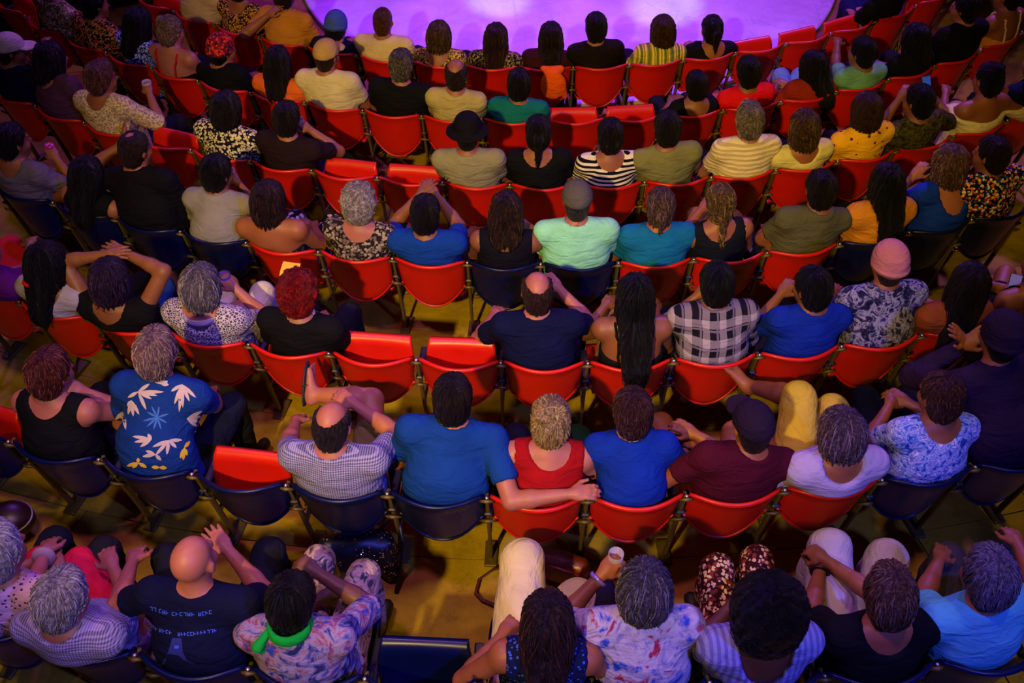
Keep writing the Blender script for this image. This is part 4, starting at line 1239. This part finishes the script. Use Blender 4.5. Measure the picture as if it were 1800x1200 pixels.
person(4, 16, 'black-haired person in cream off-shoulder blouse', (1735, 140), zh=1.15, w=1.0, skin='tan', hair='bun', hc='#080608', top=S_('#c8b890'), neck='off', sleeve='elbow', loose=.024, aL=(1662, 165, .80), aR=(1768, 160, .98), legs={'kL': (1690, 152, .58), 'kR': (1760, 118, .58)}, botm=S_('#a87860'), fold=1.6)
person(4, 17, 'person in navy long-sleeved shirt cut by the right edge', (1822, 110), w=1.05, hair='short', hc='#0c080c', top=S_('#0a0e30'), sleeve='long')

# sixth row
person(5, 1, 'person in cream and brown flowered shirt by the top left corner', (95, -28), w=1.06, hair='short', hc='#20141a', top=cloth('floral', '#8a7848', '#c8b888', '#4a3a28', s=.5), loose=.02, zh=1.18)
person(5, 2, 'person in black and orange flowered top', (168, 8), zh=1.12, w=1.02, hair='short', hc='#0c0810', top=cloth('floral', '#0c0810', '#c07838', '#8a5028', s=.5), loose=.02, skin='tan', yaw=-20)
person(5, 3, 'black-haired person in blue sequined top', (246, 42), zh=1.12, w=.98, skin='tan', hair='long:.22', hc='#060510', top=cloth('floral', '#0c0c40', '#6a70c8', '#9ca0e0', s=.35), yaw=-15)
person(5, 4, 'fair-haired person with bare shoulders and red strap', (302, 55), zh=1.14, w=1.02, skin='pink', hair='bun', hc='#8a6a5c', hl='#c8a890', top=BLK, sleeve='none', neck='strappy', strap=S_('#a01018'), yaw=-12)
person(5, 5, 'person in black top and red flowered headscarf leaning aside', (392, 88), zh=1.06, w=.98, skin='tan', hair='short', hc='#0c080c', hat='beanie', hatm=cloth('floral', '#7a1018', '#c83828', '#20182c', s=.5), top=BLK, yaw=-30)
person(5, 6, 'person with long dark brown hair in orange top', (490, 110), zh=1.14, w=1.0, skin='tan', hair='long:.24', hc='#140a0c', top=S_('#c8581c'), neck='scoop', yaw=8)
person(5, 7, 'person in tan and plum cap and cream shirt', (576, 98), zh=1.18, w=1.12, belly=.5, skin='tan', hair='buzz', hc='#2a1c18', hat='cap', hatm=S_('#a08048'), top=S_('#b8a878'), yaw=-15, loose=.02)
person(5, 8, 'grey-haired person in black t-shirt beside the cream shirt', (706, 114), zh=1.17, w=1.12, belly=.5, skin='tan', hair='short', hc='#5c5048', hl='#9c9088', top=BLK)
person(5, 9, 'bald person in khaki shirt', (802, 130), zh=1.15, w=1.02, belly=.4, skin='tan', hair='fringe', hc='#2c1c18', top=S_('#9c8c54'))
person(5, 10, 'dark-haired person in teal t-shirt beside two folded seats', (912, 148), zh=1.14, w=1.02, skin='olive', hair='short', hc='#0c0808', top=S_('#0c5c5c'))
person(5, 13, 'small child in black top with dark hair', (1223, 150), zh=1.02, w=.78, skin='olive', hair='short', hc='#080608', top=BLK, hs=.94, neck='scoop')
person(5, 14, 'black-haired person in bright red t-shirt', (1314, 126), zh=1.10, w=.98, skin='olive', hair='short', hc='#080608', top=S_('#c00c18'), belly=.5)
person(5, 15, 'person with long black hair over a rust top', (1426, 118), zh=1.14, w=.98, skin='tan', hair='long:.28', hc='#060408', top=S_('#7c2014'), legs={'kL': (1370, 115, .58), 'kR': (1400, 100, .56)}, botm=S_('#5c78a8'), yaw=25)
person(5, 16, 'black-haired person in green and blue shirt', (1513, 92), zh=1.13, w=1.0, skin='olive', hair='short', hc='#080608', top=S_('#5c8c78'), yaw=20, aL=(1470, 70, .85))
person(5, 17, 'person in black with long black hair near the right aisle', (1606, 70), zh=1.14, w=1.0, skin='tan', hair='long:.20', hc='#060408', top=BLK, yaw=20)
person(5, 18, 'large person in black t-shirt with dark curls', (1694, 14), zh=1.20, w=1.16, belly=.5, skin='tan', hair='short', hc='#0c0806', top=BLK, yaw=20)
person(5, 19, 'person with bare back and thin cream strap', (1770, -8), zh=1.16, w=1.0, skin='tan', hair='bun', hc='#1a100c', top=S_('#c8782c'), sleeve='none', neck='strappy', strap=S_('#d8b890'), yaw=15)

# front row by the stage
person(6, 1, 'person in cream shirt with head above the frame', (348, -52), zh=1.20, w=1.05, hair='short', hc='#20141a', top=S_('#b89870'), loose=.02)
person(6, 2, 'person in dark orange-flecked blouse by the stage', (425, -22), zh=1.14, w=1.02, hair='short', hc='#20141a', skin='tan', top=cloth('floral', '#1a1208', '#8a5c20', '#b88040', s=.4), neck='scoop', yaw=-15)
person(6, 3, 'person in tan shirt with one open hand raised', (502, -10), zh=1.17, w=1.10, belly=.4, skin='tan', hair='short', hc='#2a1810', top=S_('#a86c20'), aL=(470, 28, 1.05), hL='flat')
person(6, 4, 'person slumped low in blue knit hat', (592, 48), zh=.96, w=.95, skin='tan', hair='short', hc='#100a14', hat='beanie', hatm=S_('#34488c'), top=S_('#14142c'), pitch=20)
person(6, 5, 'person in cream t-shirt with short copper hair', (674, 38), zh=1.18, w=1.14, belly=.5, skin='tan', hair='buzz', hc='#5a3018', top=S_('#b8a070'), fold=1.3)
person(6, 6, 'brunette in yellow and black patterned dress', (772, 64), zh=1.13, w=1.0, skin='tan', hair='bob:-.12', hc='#4a3018', hl='#8a6a40', top=cloth('floral', '#3a3010', '#b89c40', '#8a7430', s=.4), neck='scoop')
person(6, 7, 'person with long brown hair in black flowered top', (872, 68), zh=1.14, w=1.0, skin='tan', hair='long:.20', hc='#2a120a', hl='#5c2c14', top=cloth('floral', '#0c0a08', '#4c4420', '#8a7840', s=.4))
person(6, 8, 'person with long dark hair in maroon top by the stage', (968, 66), zh=1.14, w=1.04, skin='tan', hair='long:.18', hc='#1c0c10', hl='#4c2c2c', top=S_('#2c0c12'))
person(6, 9, 'person with short hair in black t-shirt by the stage', (1047, 48), zh=1.18, w=1.04, skin='tan', hair='short', hc='#140c0e', top=S_('#120a0c'))
person(6, 10, 'brunette in yellow striped top by the stage', (1164, 54), zh=1.13, w=1.0, skin='tan', hair='bob:-.14', hc='#3a200e', hl='#6a4424', top=cloth('vstripe', '#8a7c20', '#c8b060', '#5c6424', s=.8))
person(6, 11, 'person with dark ponytail in black t-shirt by the stage', (1250, 52), zh=1.15, w=1.04, skin='tan', hair='pony:.16', hc='#0c0608', top=BLK, neck='scoop')
person(6, 15, 'person in black shirt and navy trousers right of the stage', (1560, -38), zh=1.14, w=1.08, hair='short', hc='#0c0808', top=BLK, legs={'kL': (1490, 8, .56), 'kR': (1510, -6, .56)}, botm=S_('#0c1230'))

# ------------------------------------------------------------------ the chairs they sit in
NAVY = {(0, i) for i in range(10)} | {(1, i) for i in (0, 1, 2, 3, 4, 5, 10, 11)} | {(3, i) for i in (0, 1, 2, 3, 7, 8, 12, 13, 14)}
EMPTY = {(0, 4): 'empty navy chair with folded navy seat by the bottom edge', (1, 0): 'empty navy chair cut by the left edge beside the black tank top',
         (1, 3): 'empty navy chair with bright red folded seat', (2, 5): 'empty red chair with folded seat beside the red-haired person',
         (2, 6): 'empty red chair with folded seat beside the balding person in navy', (4, 3): 'empty red chair with folded seat by the drinking person in cream',
         (4, 6): 'empty red chair with folded seat beside the dark brown t-shirt', (4, 7): 'empty red chair with folded seat beside the round black hat',
         (5, 0): 'red chair at the upper left edge of the photo', (5, 11): 'empty red chair with orange-lit folded seat beside the teal t-shirt', (5, 12): 'empty red chair with folded seat beside the small child',
         (6, 0): 'front-row red chair by the top left edge', (6, 12): 'empty red front-row chair next to the dark ponytail', (6, 13): 'empty red front-row chair in the middle of three by the stage edge',
         (6, 14): 'empty red front-row chair with glossy rim, nearest the navy trousers', (6, 16): 'empty red front-row chair at the top right'}
CHAIR = {}
for k in range(7):
    for i in range(len(ANG[k]) - 1):
        col = 'navy' if (k, i) in NAVY else 'red'
        who = occupant.get((k, i))
        if who:
            words = who.split()
            lab = col + ' chair under the ' + ' '.join(words[:12])
        else:
            lab = EMPTY.get((k, i), 'empty red chair')
        CHAIR[k, i] = chair(k, i, col, who is None, lab, 'curved rows of plastic stadium chairs', 'red' if (k, i) in ((1, 3), (1, 0)) else None)

# ------------------------------------------------------------------ prints on shirts and small parts worn
def px_dir(u, v):
    return (at(u, v, 0.0) - np.array([0, 0, CAM_Z]))

def print_px(key, strips, name, mat, off=0.0025):
    """flat print on a shirt back; strips are pairs of picture points traced on to the cloth"""
    inf = root_info[key]; me = inf['shirt'].data
    bvh = BVHTree.FromPolygons([v.co[:] for v in me.vertices], [p.vertices[:] for p in me.polygons])
    inv = inf['mw'].inverted(); o = inv @ Vector((0, 0, CAM_Z))
    V, Fc = [], []
    for st_ in strips:
        q = []
        for pr in st_:
            for u, v in pr:
                d = (inv.to_3x3() @ Vector(px_dir(u, v))).normalized()
                h = bvh.ray_cast(o, d)
                q.append(h)
        good = 0
        while good < len(q) and q[good][0] is not None: good += 1
        q = q[:good // 2 * 2]
        if len(q) < 4: continue
        b = len(V)
        V += [tuple(h[0] + h[1] * off) for h in q]
        Fc += [[b + 2 * i, b + 2 * i + 1, b + 2 * i + 3, b + 2 * i + 2] for i in range(len(q) // 2 - 1)]
    if Fc:
        o = link(name, mesh_py(name, V, Fc, True), mat, inf['shirt']); o['kind'] = 'stuff'
        return o

def petal(b, t, w=7.0):
    b, t = A(*b), A(*t); d = t - b; n = A(-d[1], d[0]) / (np.linalg.norm(d) + 1e-6)
    out = []
    for f, ww in ((0, .15), (.2, .62), (.45, 1), (.7, .85), (.88, .5), (1, .06)):
        c = b + d * f
        out.append((tuple(c + n * w * ww / 2), tuple(c - n * w * ww / 2)))
    return out

def crop(pts): return [(180 + x / 6, 640 + y / 6) for x, y in pts]
LEAF = [((380, 290), [(500, 205), (650, 290), (580, 330), (520, 365), (465, 480), (270, 350)]), ((310, 380), [(268, 440), (275, 530), (330, 550), (390, 530)]),
        ((620, 210), [(520, 145), (640, 140), (690, 180), (700, 215)]), ((840, 215), [(725, 285), (760, 420), (810, 500), (850, 455), (920, 390), (985, 350)]),
        ((220, 500), [(140, 580), (150, 640), (205, 720), (250, 690)]), ((890, 570), [(1050, 490), (1050, 545), (1040, 610), (1000, 660)]),
        ((520, 790), [(320, 760), (340, 820), (400, 870), (480, 735)]), ((700, 800), [(840, 800), (530, 870), (560, 960), (680, 950), (780, 880)]), ((560, 950), [(425, 970), (460, 910), (620, 1010)])]
strips = []
for b, ts in LEAF:
    bb = crop([b])[0]
    for t in crop(ts): strips.append(petal(bb, t, 6.5))
print_px((1, 2), strips, 'leaf_print', plain('leaf_print', '#a0908c', .8))
strips = []
for b, ts in [((380, 1035), [(260, 1070), (380, 985), (320, 1090), (470, 1085)]), ((600, 1085), [(520, 1080), (680, 1090)]), ((860, 880), [(820, 990), (850, 1010), (890, 960), (920, 810)])]:
    bb = crop([b])[0]
    for t in crop(ts): strips.append(petal(bb, t, 6.5))
print_px((1, 2), strips, 'yellow_leaf_print', plain('yellow_leaf_print', '#b89418', .8))
strips = [petal(crop([(580, 560)])[0], crop([t])[0], 4) for t in ((430, 600), (470, 660), (540, 690), (620, 690), (680, 620), (700, 520), (600, 440), (520, 440), (470, 500))]
print_px((1, 2), strips, 'pale_leaf_print', plain('pale_leaf_print', '#1c5498', .8))

# faded lettering and emblem on the navy t-shirt; too blurred in the photo to read
r3 = random.Random(5)
M_PRINT = plain('shirt_print', '#2c4cc0', .7)
M8 = lambda st_: [tuple((240 + x / 8.57, 1040 + y / 8.57) for x, y in pr) for pr in st_]
def word8(x0, y0, x1, y1, n, h):
    out = []
    for j in range(n):
        f = (j + .5) / n; cx, cy = x0 + (x1 - x0) * f, y0 + (y1 - y0) * f; w = (x1 - x0) / n * .36; t = 11
        kind = r3.randrange(4)
        if kind != 2: out.append([((cx - w, cy - h), (cx - w + t, cy - h)), ((cx - w, cy + h), (cx - w + t, cy + h))])
        if kind in (0, 2): out.append([((cx - w, cy - h), (cx - w, cy - h + t)), ((cx + w, cy - h), (cx + w, cy - h + t))])
        if kind in (1, 3): out.append([((cx - w, cy - 4), (cx - w, cy + 7)), ((cx + w, cy - 4), (cx + w, cy + 7))])
        if kind in (2, 3): out.append([((cx + w - t, cy - h), (cx + w, cy - h)), ((cx + w - t, cy + h), (cx + w, cy + h))])
        if kind in (0, 3): out.append([((cx - w, cy + h - t), (cx - w, cy + h)), ((cx + w, cy + h - t), (cx + w, cy + h))])
    return [M8(s_) for s_ in out]
strips = word8(200, 240, 310, 265, 2, 30) + word8(335, 275, 490, 318, 3, 30) + word8(530, 325, 880, 335, 6, 28) + word8(925, 335, 1140, 295, 4, 28)
strips += word8(150, 475, 330, 565, 4, 26) + word8(340, 570, 540, 615, 4, 28) + word8(620, 635, 900, 625, 6, 28) + word8(905, 620, 1210, 572, 6, 26)
print_px((0, 2), strips, 'shirt_lettering', M_PRINT, .003)
emb = [M8([((540, 690), (680, 690)), ((520, 780), (690, 780)), ((480, 900), (700, 900)), ((420, 1020), (760, 1020)), ((390, 1085), (880, 1085))])]
print_px((0, 2), emb, 'shirt_emblem', plain('shirt_emblem', '#0c1868', .8), .0025)
dot = [M8([((585, 800), (635, 800)), ((572, 825), (648, 825)), ((585, 850), (635, 850))])]
print_px((0, 2), dot, 'shirt_emblem_dot', M_PRINT, .004)

def ring_at(key, centre, axis, r, t, name, mat, n=18, flat=1.0):
    inf = root_info[key]; ax = unit(axis); u = unit(np.cross(ax, A(.3, 1, .1))); v = np.cross(ax, u)
    pts = [centre + r * (math.cos(a) * u + math.sin(a) * v) for a in np.linspace(0, 2 * math.pi, n, endpoint=False)]
    return link(name, MB().tube(pts, t, 8, True, flat).mesh(name, True), mat, inf['root'])

inf = root_info[0, 3]
M_GREEN = cloth('solid', '#0a8c2c')
nk = ring_at((0, 3), inf['N'] + inf['up'] * .045 + A(0, -.004, 0), inf['up'] + A(0, .25, 0), .080, .014, 'neckerchief', M_GREEN, 18, 2.0)
f = Field(A(-.25, -.25, .7), A(.1, .2, 1.2), .008)
c0 = inf['N'] + A(-.085, -.045, .04)
f.add(cap(c0, c0 + A(-.035, -.050, -.035), .014, .024), .01); f.add(cap(c0, c0 + A(-.03, -.035, -.075), .012, .022), .01)
Vn, Fn = f.surface(); link('knot', mesh_np('knot', Vn, Fn), M_GREEN, nk)
inf = root_info[2, 3]
ring_at((2, 3), inf['N'] - inf['up'] * .015 + A(0, -.012, 0), inf['up'] + A(0, .35, 0), .098, .012, 'collar', cloth('solid', '#8c8494'), 20, 1.8)
inf = root_info[2, 1]
hp_ = inf['Hc'] + inf['Rm'] @ A(-.055, -.115, -.085)
ring_at((2, 1), hp_, A(.1, .2, 1), .030, .013, 'hair_tie', cloth('solid', '#a81420'))
for key, s, mat, nm in (((1, 8), -1, plain('watch_band', '#0c0c10', .4), 'watch'), ((0, 6), -1, plain('bracelet', '#7a60c8', .3, .5, .4), 'bracelet'), ((0, 8), -1, plain('watch_band', '#0c0c10', .4), 'watch'), ((3, 9), 1, plain('wristband', '#1c40c0', .5), 'wristband'), ((0, 1), -1, plain('sweatband', '#9a8470', .8), 'sweatband')):
    inf = root_info[key]
    ring_at(key, inf['Wr'][s] - .02 * inf['Hd'][s], inf['Hd'][s], .034, .008 if nm != 'sweatband' else .014, nm, mat, 16, 1.6)

# ------------------------------------------------------------------ things carried and left about
def held(key, s, off=(0, .075, -.03)):
    inf = root_info[key]; y = inf['Hd'][s]; x = unit(np.cross(y, A(0, -.25, 1))); z = np.cross(x, y)
    return inf['mw'] @ Vector(inf['Wr'][s] + x * off[0] + y * off[1] + z * off[2])

def cup(p, label, mat, r=.036, h=.11, cat='cup', tilt=(0, 0, 0), liquid=None):
    root = empty('drink_cup' if cat == 'cup' else cat, Matrix.Translation(p) @ Matrix.Rotation(tilt[0], 4, 'X') @ Matrix.Rotation(tilt[1], 4, 'Y'))
    if cat == 'can': prof = [(r * .8, -h / 2), (r, -h / 2 + .008), (r, h / 2 - .010), (r * .82, h / 2), (r * .78, h / 2 - .004), (.004, h / 2 - .004)]
    else: prof = [(r * .76, -h / 2), (r, h / 2), (r * .94, h / 2), (r * .72, -h / 2 + .005)]
    link('can_body' if cat == 'can' else 'cup_wall', MB().lathe(prof, (0, 0, 0), 18).mesh('cup', True), mat, root)
    if cat == 'can': link('pull_tab', MB().box((.006, 0, h / 2 + .001), (.022, .014, .003), None, .001).mesh('pull_tab'), plain('steel_bolt', '#b8b4b0', .3, .5, .9), root)
    if liquid: link('drink', MB().lathe([(r * .70, -h / 2 + .008), (r * .90, h / 2 - .02)], (0, 0, 0), 18).mesh('drink', True), liquid, root)
    return tag(root, label, 'cup' if cat == 'cup' else 'can')

def clear(name, col):
    m, nt, N, L, B = new_mat(name)
    B.inputs['Base Color'].default_value = lin(col); B.inputs['Roughness'].default_value = .12
    B.inputs['Transmission Weight'].default_value = .7; B.inputs['IOR'].default_value = 1.25
    return m
CLR = clear('clear_plastic', '#d8d0e0')
DRK = plain('beer', '#a86c18', .2)
cup(held((3, 0), 1), 'pink drink can held by the person in the grey t-shirt', plain('pink_can', '#c02878', .3, .5, .4), .031, .12, 'can')
cup(held((4, 5), 1), 'plastic cup lifted by the person in the dark brown t-shirt', CLR, liquid=plain('red_drink', '#a0101c', .2))
cup(held((4, 2), 1), 'golden drink cup held by the person in the cream patterned blouse', CLR, liquid=DRK)
cup(held((0, 6), -1, (0, .09, -.02)), 'clear plastic cup raised beside the grey-haired person in flowers', CLR, .034, .12)
cup(held((3, 3), 1), 'amber drink cup held by the person in the light grey t-shirt', CLR, liquid=DRK)
cup(held((2, 9), -1), 'red-lidded drink cup in front of the plaid shirt', CLR, liquid=plain('red_drink', '#a0101c', .2))

# crumpled foil wrapper
p = held((0, 3), 1)
r4 = np.random.default_rng(11)
f = Field(A(-.06, -.06, -.06), A(.06, .06, .06), .006)
for q in range(14): f.add(ell(r4.normal(size=3) * .018, tuple(r4.uniform(.008, .018, 3))), .004)
Vn, Fn = f.surface()
o = link('foil_wrapper', mesh_np('foil_wrapper', Vn, Fn, False), plain('foil', '#c8c4d8', .25, .6, .85), None, Matrix.Translation(p))
tag(o, 'shiny crumpled foil wrapper in the tie-dyed person\'s hand', 'wrapper')

def phone(p, rz, rx, label, scr):
    root = empty('mobile_phone', Matrix.Translation(p) @ Matrix.Rotation(rz, 4, 'Z') @ Matrix.Rotation(rx, 4, 'X'))
    link('phone_case', MB().box((0, 0, 0), (.072, .145, .009), None, .003).mesh('phone_case'), plain('phone_case', '#101014', .4), root)
    m, nt, N, L, B = new_mat('phone_screen')
    B.inputs['Base Color'].default_value = (.01, .01, .02, 1); B.inputs['Emission Color'].default_value = lin(scr); B.inputs['Emission Strength'].default_value = .5
    link('phone_screen', MB().box((0, 0, .0052), (.064, .134, .0014)).mesh('phone_screen'), m, root)
    return tag(root, label, 'phone')
phone(held((4, 15), 1, (0, .08, .02)), .3, .9, 'blue-lit phone held by the person in dark green', '#2a68d8')
phone(held((2, 13), -1, (0, .08, .02)), -.4, .6, 'small phone held at the right edge by bare shoulders', '#8a70c8')
cup(held((2, 3), 1), 'violet paper cup held by the silver-haired person in lace', plain('violet_paper', '#4a2a80', .6), .038, .10)

# brown leather shoulder bag on the floor in front of the white trousers
inf = root_info[0, 5]
pb = at(988, 992, TREAD[0] - .10 + .14)
f = Field(A(-.2, -.14, -.16), A(.2, .14, .16), .009)
f.add(ell((0, 0, -.03), (.150, .062, .095)), .02); f.add(cap((-.10, 0, .03), (.10, 0, .03), .050, .050), .05); f.add(cap((-.125, 0, -.06), (.125, 0, -.06), .058), .04)
Vn, Fn = f.surface()
M_LEATHER = plain('brown_leather', '#6a2a10', .32, .6, 0, .3, 60)
bag = empty('shoulder_bag', Matrix.Translation(pb) @ Matrix.Rotation(-.35, 4, 'Z'))
tag(bag, 'glossy brown leather shoulder bag beside the white trousers', 'bag')
link('bag_body', mesh_np('bag_body', Vn, Fn), M_LEATHER, bag)
link('flap', MB().tube([(-.13, -.055, .035), (-.06, -.065, .060), (0, -.068, .068), (.06, -.065, .060), (.13, -.055, .035)], .010, 8).mesh('flap', True), M_LEATHER, bag)
link('buckle', MB().tube([(.100 + .018 * math.cos(a), -.062, -.01 + .022 * math.sin(a)) for a in np.linspace(0, 6.283, 14, endpoint=False)], .004, 6, True).mesh('buckle', True), M_BOLT, bag)
pts = [Vector(at(u, v, TREAD[0] - .10 + z)) for u, v, z in ((945, 985, .20), (905, 992, .14), (868, 1000, .05), (842, 1018, .012), (836, 1042, .012), (848, 1055, .012), (872, 1064, .03), (900, 1060, .10), (945, 1010, .18))]
inv = bag.matrix_world.inverted()
link('strap', MB().tube([inv @ q for q in pts], .011, 6, False, .5).mesh('strap', True), plain('strap_leather', '#4a1c10', .5), bag)

# black bag with gold sequins on the floor beside the tie-dyed person's knees
f = Field(A(-.3, -.2, -.2), A(.3, .2, .25), .011)
f.add(ell((0, 0, -.02), (.20, .10, .15)), .02); f.add(cap((-.14, 0, .08), (.15, .0, .06), .055), .05); f.add(cap((.1, .02, .05), (.17, -.08, -.10), .05, .06), .05)
Vn, Fn = f.surface()
pb = at(628, 968, TREAD[0] - .12 + .16)
bag = empty('sequin_bag', Matrix.Translation(pb) @ Matrix.Rotation(.15, 4, 'Z'))
tag(bag, 'black cloth bag trimmed with gold sequins on the floor', 'bag')
Vn = Vn + normals_of(Vn, Fn) * (.010 * ripple(Vn, 40, 40))[:, None]
link('bag_body', mesh_np('bag_body', Vn, Fn), plain('black_satin', '#08070a', .45), bag)
nn = normals_of(Vn, Fn)
mb = MB()
pick = [j for j in range(len(Vn)) if nn[j][2] > -.2 and nn[j][1] < .5]
r5 = random.Random(3)
for _ in range(190):
    j = r5.choice(pick)
    if Vn[j][0] < .0 and r5.random() < .75: continue
    c = Vn[j] + nn[j] * .002; s = r5.uniform(.003, .0065)
    t1 = unit(np.cross(nn[j], A(.3, .2, 1))); t2 = np.cross(nn[j], t1); b = len(mb.v)
    for a in range(6): mb.v.append(tuple(c + s * (math.cos(a * 1.047) * t1 + math.sin(a * 1.047) * t2)))
    mb.v.append(tuple(c + nn[j] * .003))
    for a in range(6): mb.f.append([b + a, b + (a + 1) % 6, b + 6])
sq = link('sequins', mb.mesh('sequins'), plain('gold_sequin', '#d8b860', .25, .6, .8), bag)
sq['kind'] = 'stuff'
link('strap', MB().tube([(.12, .02, .10), (.19, .05, .20), (.24, .03, .22), (.25, -.06, .08), (.21, -.12, -.08), (.18, -.20, -.14)], .012, 6).mesh('strap', True), plain('black_satin', '#08070a', .45), bag)

# round brown hat-shaped bag at the left edge
pb = at(16, 915, TREAD[0] - .10 + .10)
bag = empty('round_bag', Matrix.Translation(pb))
tag(bag, 'round dark brown bag with pale zip at the left edge', 'bag')
f = Field(A(-.2, -.2, -.12), A(.2, .2, .12), .01); f.add(ell((0, 0, 0), (.14, .12, .095)), .02); f.clip((0, 0, -1), .085)
Vn, Fn = f.surface(); link('bag_body', mesh_np('bag_body', Vn, Fn), plain('dark_leather', '#2c1608', .4), bag)
link('zip', MB().tube([(.132 * math.cos(a), .113 * math.sin(a), .028) for a in np.linspace(0, 6.283, 26, endpoint=False)], .006, 6, True).mesh('zip', True), plain('pale_zip', '#a89c88', .5), bag)

# yellow folded programme
def paper(p, rz, rx, label, col, w=.11, h=.16):
    V = []
    for j, (yy, zz) in enumerate(((-h, .0), (-h * .5, .035), (0, .055), (h * .5, .035), (h, .0))):
        for x in (-w / 2, w / 2): V.append((x, yy * .5, zz))
    V += [(x, y, z - .0015) for x, y, z in V]
    Fc = []
    for j in range(4):
        Fc.append([2 * j, 2 * j + 1, 2 * j + 3, 2 * j + 2]); Fc.append([10 + 2 * j + 2, 10 + 2 * j + 3, 10 + 2 * j + 1, 10 + 2 * j])
        Fc.append([2 * j, 2 * j + 2, 12 + 2 * j, 10 + 2 * j]); Fc.append([2 * j + 1, 11 + 2 * j, 13 + 2 * j, 2 * j + 3])
    Fc += [[0, 10, 11, 1], [8, 9, 19, 18]]
    o = link('programme', mesh_py('programme', V, Fc), plain('paper_' + col[1:], col, .7), None, Matrix.Translation(p) @ Matrix.Rotation(rz, 4, 'Z') @ Matrix.Rotation(rx, 4, 'X'))
    return tag(o, label, 'programme')
inf = root_info[2, 4]
paper(at(512, 484, TREAD[2] + .82), -.2, 1.0, 'yellow folded paper in front of the red-haired person', '#c8a020')
paper(at(410, 140, TREAD[5] + .80), .1, .5, 'cream paper at the back of the black top with red headscarf', '#c8a868', .20, .08)

# orange jacket over the front-row chair back
ang = (ANG[6][8] + ANG[6][9]) / 2
f = Field(A(-.25, -.25, .3), A(.25, .15, .95), .012)
f.add(ell((.06, -.125, .70), (.115, .040, .140)), .03); f.add(cap((-.02, -.09, .84), (.13, -.07, .83), .030, .028), .04); f.add(cap((.13, -.11, .75), (.17, -.10, .58), .03, .028), .03)
Vn, Fn = f.surface(); Vn = Vn + normals_of(Vn, Fn) * (.010 * ripple(Vn, 40, 20))[:, None]
o = link('jacket', mesh_np('jacket', Vn, Fn), cloth('solid', '#c84c10'), None, frame(6, ang))
tag(o, 'orange jacket hung over the back of a front-row chair', 'jacket')

# striped cloth bag and a folded jacket on the floor between the front rows
def soft_thing(name, label, cat, p, mat, r, seed, handle=None):
    f = Field(-A(*r) * 1.5, A(*r) * 1.5, .012)
    rr = np.random.default_rng(seed)
    f.add(ell((0, 0, 0), r), .02)
    for q in range(7): f.add(ell(rr.uniform(-.7, .7, 3) * A(*r), tuple(rr.uniform(.3, .55, 3) * A(*r) + .02)), .04)
    f.clip((0, 0, -1), r[2] * .8)
    Vn, Fn = f.surface(); Vn = Vn + normals_of(Vn, Fn) * (.008 * ripple(Vn, 45, 45, seed))[:, None]
    root = empty(name, Matrix.Translation(p))
    link('cloth_body', mesh_np(name, Vn, Fn), mat, root)
    if handle: link('handle', MB().tube([(r[0] * .6 * math.cos(a), r[1] * .3, r[2] * .6 + .10 * math.sin(a)) for a in np.linspace(0, math.pi, 10)], .010, 6).mesh('handle', True), handle, root)
    return tag(root, label, cat)
soft_thing('tote_bag', 'yellow and black striped cloth bag on the floor at the upper right', 'bag', at(1556, 78, TREAD[5] - .08 + .13), cloth('vstripe', '#b89c1c', '#14120c', s=.9), (.16, .12, .13), 2, cloth('solid', '#14120c'))
soft_thing('folded_jacket', 'olive yellow folded jacket on the floor at the upper left', 'jacket', at(26, 52, TREAD[5] - .05 + .10), cloth('dye', '#1a1608', '#6a5c14', '#8a7a20', s=.6), (.13, .13, .09), 4)
